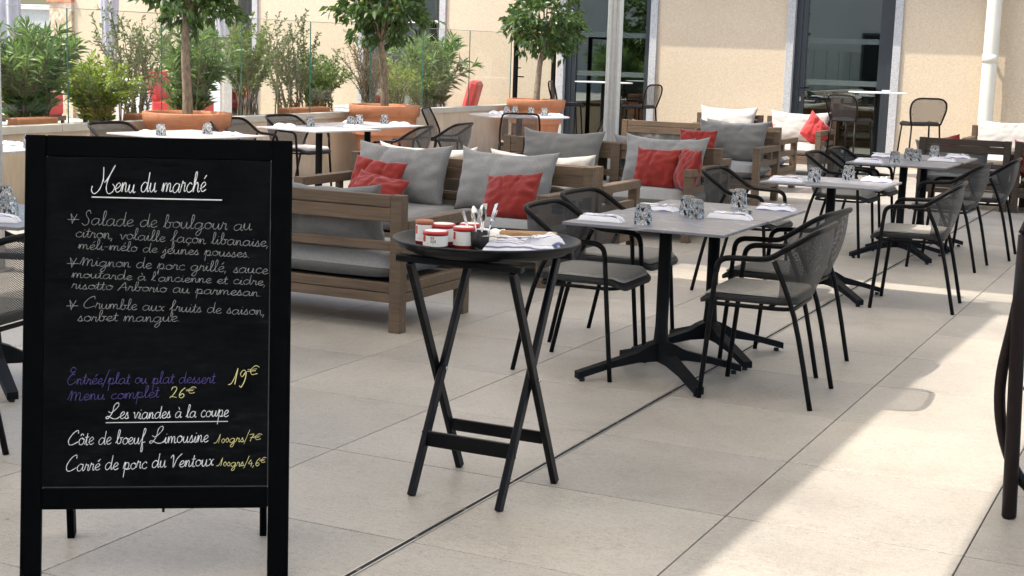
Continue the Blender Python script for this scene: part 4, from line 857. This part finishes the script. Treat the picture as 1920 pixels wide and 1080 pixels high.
for i, (t_, a) in enumerate([('Salade de boulgour au', (-.225, 1.039, .268, 1.030, .0195)), ('citron, volaille façon libanaise,', (-.242, 1.003, .321, .982, .0155)), ('méli-mélo de jeunes pousses.', (-.233, .969, .266, .949, .0135)),
      ('Mignon de porc grillé, sauce', (-.226, .921, .317, .901, .0150)), ("moutarde à l'ancienne et cidre,", (-.25, .884, .314, .867, .0130)), ('risotto Arborio au parmesan.', (-.25, .852, .302, .834, .0135)),
      ('Crumble aux fruits de saison,', (-.217, .796, .312, .778, .0150)), ('sorbet mangue.', (-.232, .757, .066, .757, .0145))]):
    write(t_, *a, 'chalk_grey', W2, lab='grey chalk line ' + t_.strip('.,'), seed=i)
write('Entrée/plat ou plat dessert', -.258, .571, .166, .576, .0165, 'chalk_purple', .0014, lab='purple line Entrée plat ou plat dessert')
write('Menu complet', -.255, .523, .004, .534, .0165, 'chalk_purple', .0014, lab='purple line Menu complet')
write('19', .215, .570, .255, .574, .021, 'chalk_yellow', .0016, lab='yellow price 19'); write('€', .262, .600, .294, .602, .014, 'chalk_yellow', .0014, lab='yellow euro sign after 19')
write('26', .036, .531, .080, .533, .015, 'chalk_yellow', .0016, lab='yellow price 26'); write('€', .084, .545, .111, .546, .010, 'chalk_yellow', .0013, lab='yellow euro sign after 26')
write('Les viandes à la coupe', -.148, .469, .206, .477, .019, 'chalk_white', .0016, lab='white heading Les viandes à la coupe')
bpart(B().tube([(-.148, .0042, .459), (.205, .0042, .4625)], .0013, 5), 'underline', 'chalk_white')
write('Côte de bœuf Limousine', -.256, .393, .148, .402, .020, 'chalk_white', .0015, lab='white line Côte de bœuf Limousine'); write('100grs/7', .172, .398, .280, .404, .012, 'chalk_yellow', .0012, lab='yellow price 100grs 7'); write('€', .280, .407, .305, .409, .009, 'chalk_yellow', .0011)
write('Carré de porc du Ventoux', -.261, .317, .164, .331, .020, 'chalk_white', .0015, lab='white line Carré de porc du Ventoux'); write('100grs/4,6', .180, .330, .300, .330, .012, 'chalk_yellow', .0012, lab='yellow price 100grs 4,6'); write('€', .300, .339, .318, .341, .008, 'chalk_yellow', .0010)

# ------------------------------------------------------------------ tray stand, tray and what is on it
ts = thing('tray_stand', 'black folding wooden tray stand with crossed legs', 'tray stand', (-2.30, 4.63, 0))
xa, xb, yn, yf, ht = -.185, .185, -.215, .205, .835
for x in (xa, xb):
    s = .0125 if x == xa else -.0125
    B().beam((x - s, yn, ht), (x - s, yf, .0), .022, .036, .004, (0, 1, 0)).obj('leg', 'stand_black', ts); B().beam((x + s, yf, ht), (x + s, yn, .0), .022, .036, .004, (0, 1, 0)).obj('leg', 'stand_black', ts)
    B().tube([(x + .026, 0, .425), (x + .030, 0, .425)], .007, 8).obj('rivet', 'steel', ts)
for y in (yn, yf): B().beam((-.25, y, ht + .012), (.235, y, ht + .012), .030, .026, .004).obj('top_rail', 'stand_black', ts)
yl = yn + (yf - yn) * (.19 / ht); B().beam((xa, yl - .0, .19), (xb, yl - .0, .19), .016, .055, .003).obj('crossbar', 'stand_black', ts)
yl = yf - (yf - yn) * (.19 / ht); B().beam((xa, yl, .19), (xb, yl, .19), .016, .045, .003).obj('crossbar', 'stand_black', ts)
TX, TY, TT = -2.322, 4.655, .8605
tray = B().lathe([(.001, 0), (.265, 0), (.285, .004), (.300, .016), (.312, .018), (.326, .036), (.334, .040), (.334, .046), (.327, .048), (.322, .045), (.306, .028), (.294, .024), (.280, .010), (.262, .008), (.256, .012), (.242, .012), (.236, .008), (.001, .008)], 72).obj('round_tray', 'tray_black')
tray.location = (TX, TY, TT); tag(tray, 'round black serving tray on the folding stand', 'tray')
TS_ = TT + .0115
def jar(loc, r, h, label, lid='jar_red', facing=-PI / 2 - .45, code=False):
    t = thing('food_jar', label, 'jar', (TX + loc[0], TY + loc[1], TS_), 0, 'labelled jars on the tray')
    B().lathe([(.001, 0), (r * .97, 0), (r, .006), (r, h - .012), (r * .95, h - .008)], 24).obj('jar_body', 'jar_jam', t)
    b = B(); b.lathe([(r * 1.012, .018), (r * 1.012, h - .014)], 24); b.obj('paper_label', 'jar_paper', t)
    B().lathe([(r * .98, h - .012), (r * 1.04, h - .011), (r * 1.04, h - .001), (r * .95, h + .001), (.001, h + .001)], 24).obj('lid', lid, t)
    b = B(); b.lathe([(r * .9, h + .0014), (.001, h + .0014)], 24); b.obj('lid_top', 'jar_paper' if lid == 'jar_red' else lid, t)
    def patch(a0, a1, z0, z1, mat, nm):
        q = B(); q.grid(lambda u, v: (r * 1.02 * math.cos(facing + a0 + (a1 - a0) * u), r * 1.02 * math.sin(facing + a0 + (a1 - a0) * u), z0 + (z1 - z0) * v), 5, 1); q.obj(nm, mat, t)
    patch(-.35, .05, h * .48, h * .80, 'jar_red', 'red_square'); patch(-1.1, 1.2, .026, .0275, 'print_grey', 'print_line')
    if code:
        for k in range(5): patch(.55 + .16 * (k % 3), .66 + .16 * (k % 3), .030 + .012 * (k // 3), .040 + .012 * (k // 3), 'print_grey', 'print_block')
    return t
jar((-.212, -.075), .031, .090, 'tall jar with brown lid at the left of the tray', 'cork_brown'); jar((-.16, -.085 + .05), .044, .078, 'white labelled jar with red rim, behind the front jar')
jar((-.118, -.165), .043, .068, 'short white labelled jar at the very front of the tray', code=True); jar((-.048, -.085), .038, .080, 'white labelled jar with red square, right of the front jar')
jar((-.10, .06), .036, .075, 'jar at the back of the tray behind the others', 'jar_red')
ck = thing('cutlery_holder', 'black cup bristling with spoons and knives on the tray', 'cutlery holder', (TX + .012, TY - .08, TS_))
B().lathe([(.001, 0), (.030, 0), (.034, .07), (.031, .07), (.028, .005), (.001, .005)], 16).obj('cup', 'dark_rubber', ck)
def cutlery(b, p, d, L, kind, up=Vector((0, 0, 1))):
    p = Vector(p); d = Vector(d).normalized(); s = d.cross(up).normalized(); b.tube([p, p + d * L * .35, p + d * L * .62], [.0045, .003, .0022], 6, flat=.5); q = p + d * L * .62
    if kind == 'spoon':
        n = s.cross(d); b.grid(lambda u, v: q + d * (L * .38 * v) + s * ((u - .5) * .034 * math.sin(PI * min(.98, v * .93 + .05)) ** .6) - n * (.006 * math.sin(PI * v) * (1 - (2 * u - 1) ** 2)), 5, 6)
    elif kind == 'fork':
        b.tube([q, q + d * L * .14], [.003, .010], 6, flat=.3)
        for k in (-1.5, -.5, .5, 1.5): b.tube([q + d * L * .13 + s * k * .005, q + d * L * .38 + s * k * .0055], .0013, 4)
    else: b.add([q - s * .003, q + s * .009, q + d * L * .33 + s * .009, q + d * L * .38 - s * .004, q - s * .003 + up * .0015, q + s * .009 + up * .0015, q + d * L * .33 + s * .009 + up * .0015, q + d * L * .38 - s * .004 + up * .0015], [(0, 1, 2, 3), (7, 6, 5, 4), (0, 4, 5, 1), (1, 5, 6, 2), (2, 6, 7, 3), (3, 7, 4, 0)])
for k, (dx, dy, kd, L) in enumerate([(.30, .1, 'knife', .17), (-.25, .15, 'spoon', .15), (.12, -.15, 'spoon', .16), (-.05, .3, 'fork', .16), (.38, -.05, 'fork', .15), (-.4, -.1, 'knife', .14)]):
    b = B(); cutlery(b, (dx * .04, dy * .04, .008), (dx, dy, 1.15), L, kd, Vector((.3, .9, 0))); b.obj(kd, 'steel', ck)
def cloth(name, w, d, th, seed, mat='napkin_cloth', wave=.004):
    b = B(); sd2 = Vector((seed * 2.3, seed, 0))
    def top(u, v):
        x, y = (u - .5) * w, (v - .5) * d; e = min(1, 6 * min(u, 1 - u, v, 1 - v)) ** .4 if 0 < u < 1 and 0 < v < 1 else 0
        return (x + noise.noise(Vector((v * 3, seed, 0))) * .006, y + noise.noise(Vector((u * 3, 0, seed))) * .006, .001 + (th + wave * noise.noise(Vector((u * 5, v * 5, 0)) + sd2)) * e)
    b.grid(top, 14, 10); b.grid(lambda u, v: (*top(1 - u, v)[:2], .0005), 14, 10); return b.obj(name, mat)
n1 = cloth('napkin', .26, .19, .030, 3, wave=.014); n1.location = (TX + .150, TY - .03, TS_ + .012); n1.rotation_euler = (0, 0, .35); tag(n1, 'crumpled white napkin pile at the right of the tray', 'napkin')
n2 = cloth('napkin', .15, .09, .032, 9, wave=.010); n2.location = (TX + .215, TY - .005, TS_ + .030); n2.rotation_euler = (.0, -.12, .7); tag(n2, 'folded white cloth sticking out at the right rim of the tray', 'napkin')
pw = B().lathe([(.001, 0), (.12, 0), (.155, .014), (.153, .017), (.118, .004), (.001, .004)], 40).obj('black_plate', 'dark_rubber'); pw.location = (TX + .14, TY - .03, TS_); tag(pw, 'dark plate under the napkins on the tray', 'plate')
wd = B().beam((0, 0, 0), (.20, .05, .004), .026, .022, .006).obj('wooden_pepper_mill', 'handle_wood'); wd.location = (TX + .04, TY + .02, TS_ + .055); tag(wd, 'pale wooden handle lying across the napkins on the tray', 'wooden handle')
for k in range(4):
    b = B(); cutlery(b, (.11 - .015 * k, .0, .0), (-1, -.22 - .10 * k, -.02), .17, 'fork' if k < 3 else 'knife'); o = b.obj('fork' if k < 3 else 'knife', 'steel'); o.location = (TX + .115 + .01 * k, TY - .045 - .012 * k, TS_ + .060 + .002 * k)
    tag(o, ['topmost fork lying on the napkins of the tray', 'fork lying second on the napkins of the tray', 'fork nearest the tray rim on the napkins', 'knife lying beside the forks on the tray napkins'][k], 'cutlery', 'loose cutlery on the tray')
pb = cloth('paper_bag', .15, .11, .045, 21, 'jar_paper', .02); pb.location = (TX - .06, TY + .14, TS_); pb.rotation_euler = (0, 0, .4); tag(pb, 'crumpled cream paper behind the jars on the tray', 'paper')

# ------------------------------------------------------------------ place settings
def mk_tumbler():
    b = B(); n = 18; rows = [(.0405, 0), (.042, .004), (.0425, .016), (.041, .030), (.0395, .044), (.038, .058), (.0365, .072), (.035, .084), (.032, .0925), (.026, .096), (.001, .0965)]
    b.lathe(rows, n, smooth=False, rfn=lambda i, k: (1.06 if (i + k) % 2 else .93) if 1 < i < 8 else 1.0)
    b.lathe([(.0385, 0.0005), (.0385, .02), (.033, .074), (.028, .082), (.001, .083)], n, smooth=False, rfn=lambda i, k: .985 if k % 2 else 1.0); b.lathe([(.0385, .0005), (.0405, 0)], n)
    return b.obj('tumbler', 'tumbler')
TG = mk_tumbler(); TG['category'] = 'glass'; first = [True]
gg = 'upturned cut glass tumblers on the tables'
def glass(x, y, label, z=TZ, s=1.0):
    if first[0]: o = TG; first[0] = False
    else: o = TG.copy(); COL.objects.link(o)
    o.location = (x, y, z + .0008); o.rotation_euler = (0, 0, R_.uniform(0, 6)); o.scale = (s, s, s); tag(o, label, 'glass', gg)
for x, y, l in [(-2.45, 6.56, 'upturned tumbler nearest the left corner of the front table'), (-2.33, 6.98, 'front one of two tumblers together at the middle of the front table'), (-2.42, 7.12, 'rear one of two tumblers together at the middle of the front table'), (-2.33, 7.70, 'upturned tumbler at the back right of the front table'),
                (-2.42, 9.66, 'upturned tumbler left on the second table'), (-2.28, 10.03, 'upturned tumbler right on the second table'), (-2.36, 11.97, 'upturned tumbler nearest on the far pair of tables'), (-2.36, 12.55, 'rear of two close tumblers on the far pair of tables'), (-2.27, 12.40, 'front of two close tumblers on the far pair of tables'), (-2.26, 13.15, 'furthest tumbler on the far pair of tables'),
                (-7.98, 12.10, 'tumbler left on the pale pair of tables'), (-7.80, 12.55, 'front of two close tumblers on the pale pair of tables'), (-7.95, 12.95, 'rear of two close tumblers on the pale pair of tables'), (-7.85, 13.28, 'tumbler right on the pale pair of tables, before the pot'),
                (-8.10, 16.68, 'leftmost tumbler on the round table'), (-8.14, 17.0, 'tumbler behind the leftmost one on the round table'), (-7.82, 16.80, 'third tumbler from the left on the round table'), (-7.66, 16.85, 'rightmost tumbler on the round table'),
                (-7.97, 9.85, 'tumbler left on the table behind the menu board'), (-7.85, 10.32, 'tumbler right on the table behind the menu board'), (-4.77, 4.86, 'large tumbler cut by the left picture edge'), (-5.10, 5.17, 'tumbler behind the large one at the left picture edge'), (-7.62, 7.98, 'tumbler just left of the menu board top')]: glass(x, y, l)
NK = [cloth('napkin', .225, .08, .028, 31, wave=.010), cloth('napkin', .21, .095, .022, 32, wave=.012)]; kn = [0]
def setting(x, y, rz, where, fork=True, z=TZ):
    i = kn[0]; kn[0] += 1; o = NK[i % 2] if i < 2 else NK[i % 2].copy()
    if i >= 2: COL.objects.link(o)
    o.location = (x, y, z); o.rotation_euler = (0, 0, rz); tag(o, 'rolled white napkin ' + where, 'napkin', 'napkins laid on the tables')
    if fork:
        b = B(); cutlery(b, (-.09, .012, .0), (1, .06, .0), .18, 'fork'); f = b.obj('fork', 'steel'); f.location = (x, y, z + .031); f.rotation_euler = (0, 0, rz); tag(f, 'fork on the napkin ' + where, 'fork', 'forks laid on the tables')
        b = B(); cutlery(b, (-.09, -.016, .0), (1, -.03, .0), .18, 'knife'); f = b.obj('knife', 'steel'); f.location = (x, y, z + .031); f.rotation_euler = (0, 0, rz); tag(f, 'knife on the napkin ' + where, 'knife', 'knives laid on the tables')
for a in [(-2.66, 6.56, .03, 'at the near left corner of the front table'), (-2.62, 7.22, 0, 'at the back left of the front table'), (-2.19, 7.10, .05, 'in the middle right of the front table'), (-2.12, 7.68, .02, 'at the back right corner of the front table'),
          (-2.58, 9.56, .05, 'left on the second table'), (-2.09, 10.03, 0, 'right on the second table'), (-2.55, 11.90, 0, 'near left on the far pair of tables'), (-2.60, 12.70, 0, 'rear left on the far pair of tables'), (-2.10, 12.60, 0, 'right on the far pair of tables'), (-2.07, 13.20, 0, 'furthest right on the far pair of tables')]: setting(*a)
for a in [(-8.10, 11.85, 0, 'left on the pale pair of tables'), (-8.12, 13.1, 0, 'back left on the pale pair of tables'), (-7.62, 13.2, 0, 'right on the pale pair of tables'), (-7.64, 12.35, 0, 'front on the pale pair of tables'), (-8.25, 16.75, 0, 'left on the round table'), (-7.58, 17.0, .2, 'right on the round table'),
          (-8.15, 9.95, 0, 'left on the table behind the menu board'), (-7.65, 10.38, 0, 'right on the table behind the menu board'), (-4.72, 4.72, .5, 'beside the large tumbler at the left picture edge'), (-7.9, 8.1, 0, 'on the pale table far left')]: setting(*a, fork=False)
ash = B().lathe([(.001, 0), (.035, 0), (.04, .02), (.034, .02), (.03, .008), (.001, .008)], 20).obj('ashtray', 'tumbler'); ash.location = (-2.20, 7.38, TZ + .001); tag(ash, 'small glass ashtray beside the middle tumblers of the front table', 'ashtray')
ash2 = B().lathe([(.001, 0), (.05, 0), (.055, .03), (.047, .03), (.043, .008), (.001, .008)], 20).obj('ashtray', 'white_plastic'); ash2.location = (-4.30, 20.85, 1.151); tag(ash2, 'small white ashtray on the right bar table', 'ashtray')

# ------------------------------------------------------------------ tubular chair cut by the right picture edge
rc = thing('tubular_chair', 'dark bronze tubular chair cut by the right picture edge, one round leg foremost', 'chair', (-.555, 5.29, 0))
B().tube([(0, 0, .0), (-.002, 0, .01), (-.012, 0, .3), (-.03, .01, .75), (-.03, .01, 1.0)], [.021, .026, .026, .025, .025], 14).obj('leg', 'brown_metal', rc)
B().tube(crv([(.16, .05, .06), (.06, .05, .10), (-.005, .05, .17), (-.05, .05, .28), (-.072, .05, .40), (-.072, .05, .52), (-.05, .05, .68), (-.03, .05, .86), (-.02, .04, 1.0)], 5), .020, 12).obj('side_hoop', 'brown_metal', rc)
B().tube([(.55, 0, .0), (.53, 0, .5), (.5, .0, 1.0)], .026, 12).obj('leg', 'brown_metal', rc)
B().tube(crv([(-.03, .01, 1.0), (.0, .03, 1.06), (.1, .05, 1.08), (.4, .05, 1.08), (.48, .03, 1.05), (.5, 0, 1.0)], 4), .026, 12).obj('top_rail', 'brown_metal', rc)
B().box(.0, .5, .06, .5, .44, .47, .01).obj('seat', 'seat_rim', rc)
for x in (.02, .5): B().tube([(x, .5, 0), (x, .48, .45)], .02, 10).obj('leg', 'brown_metal', rc)
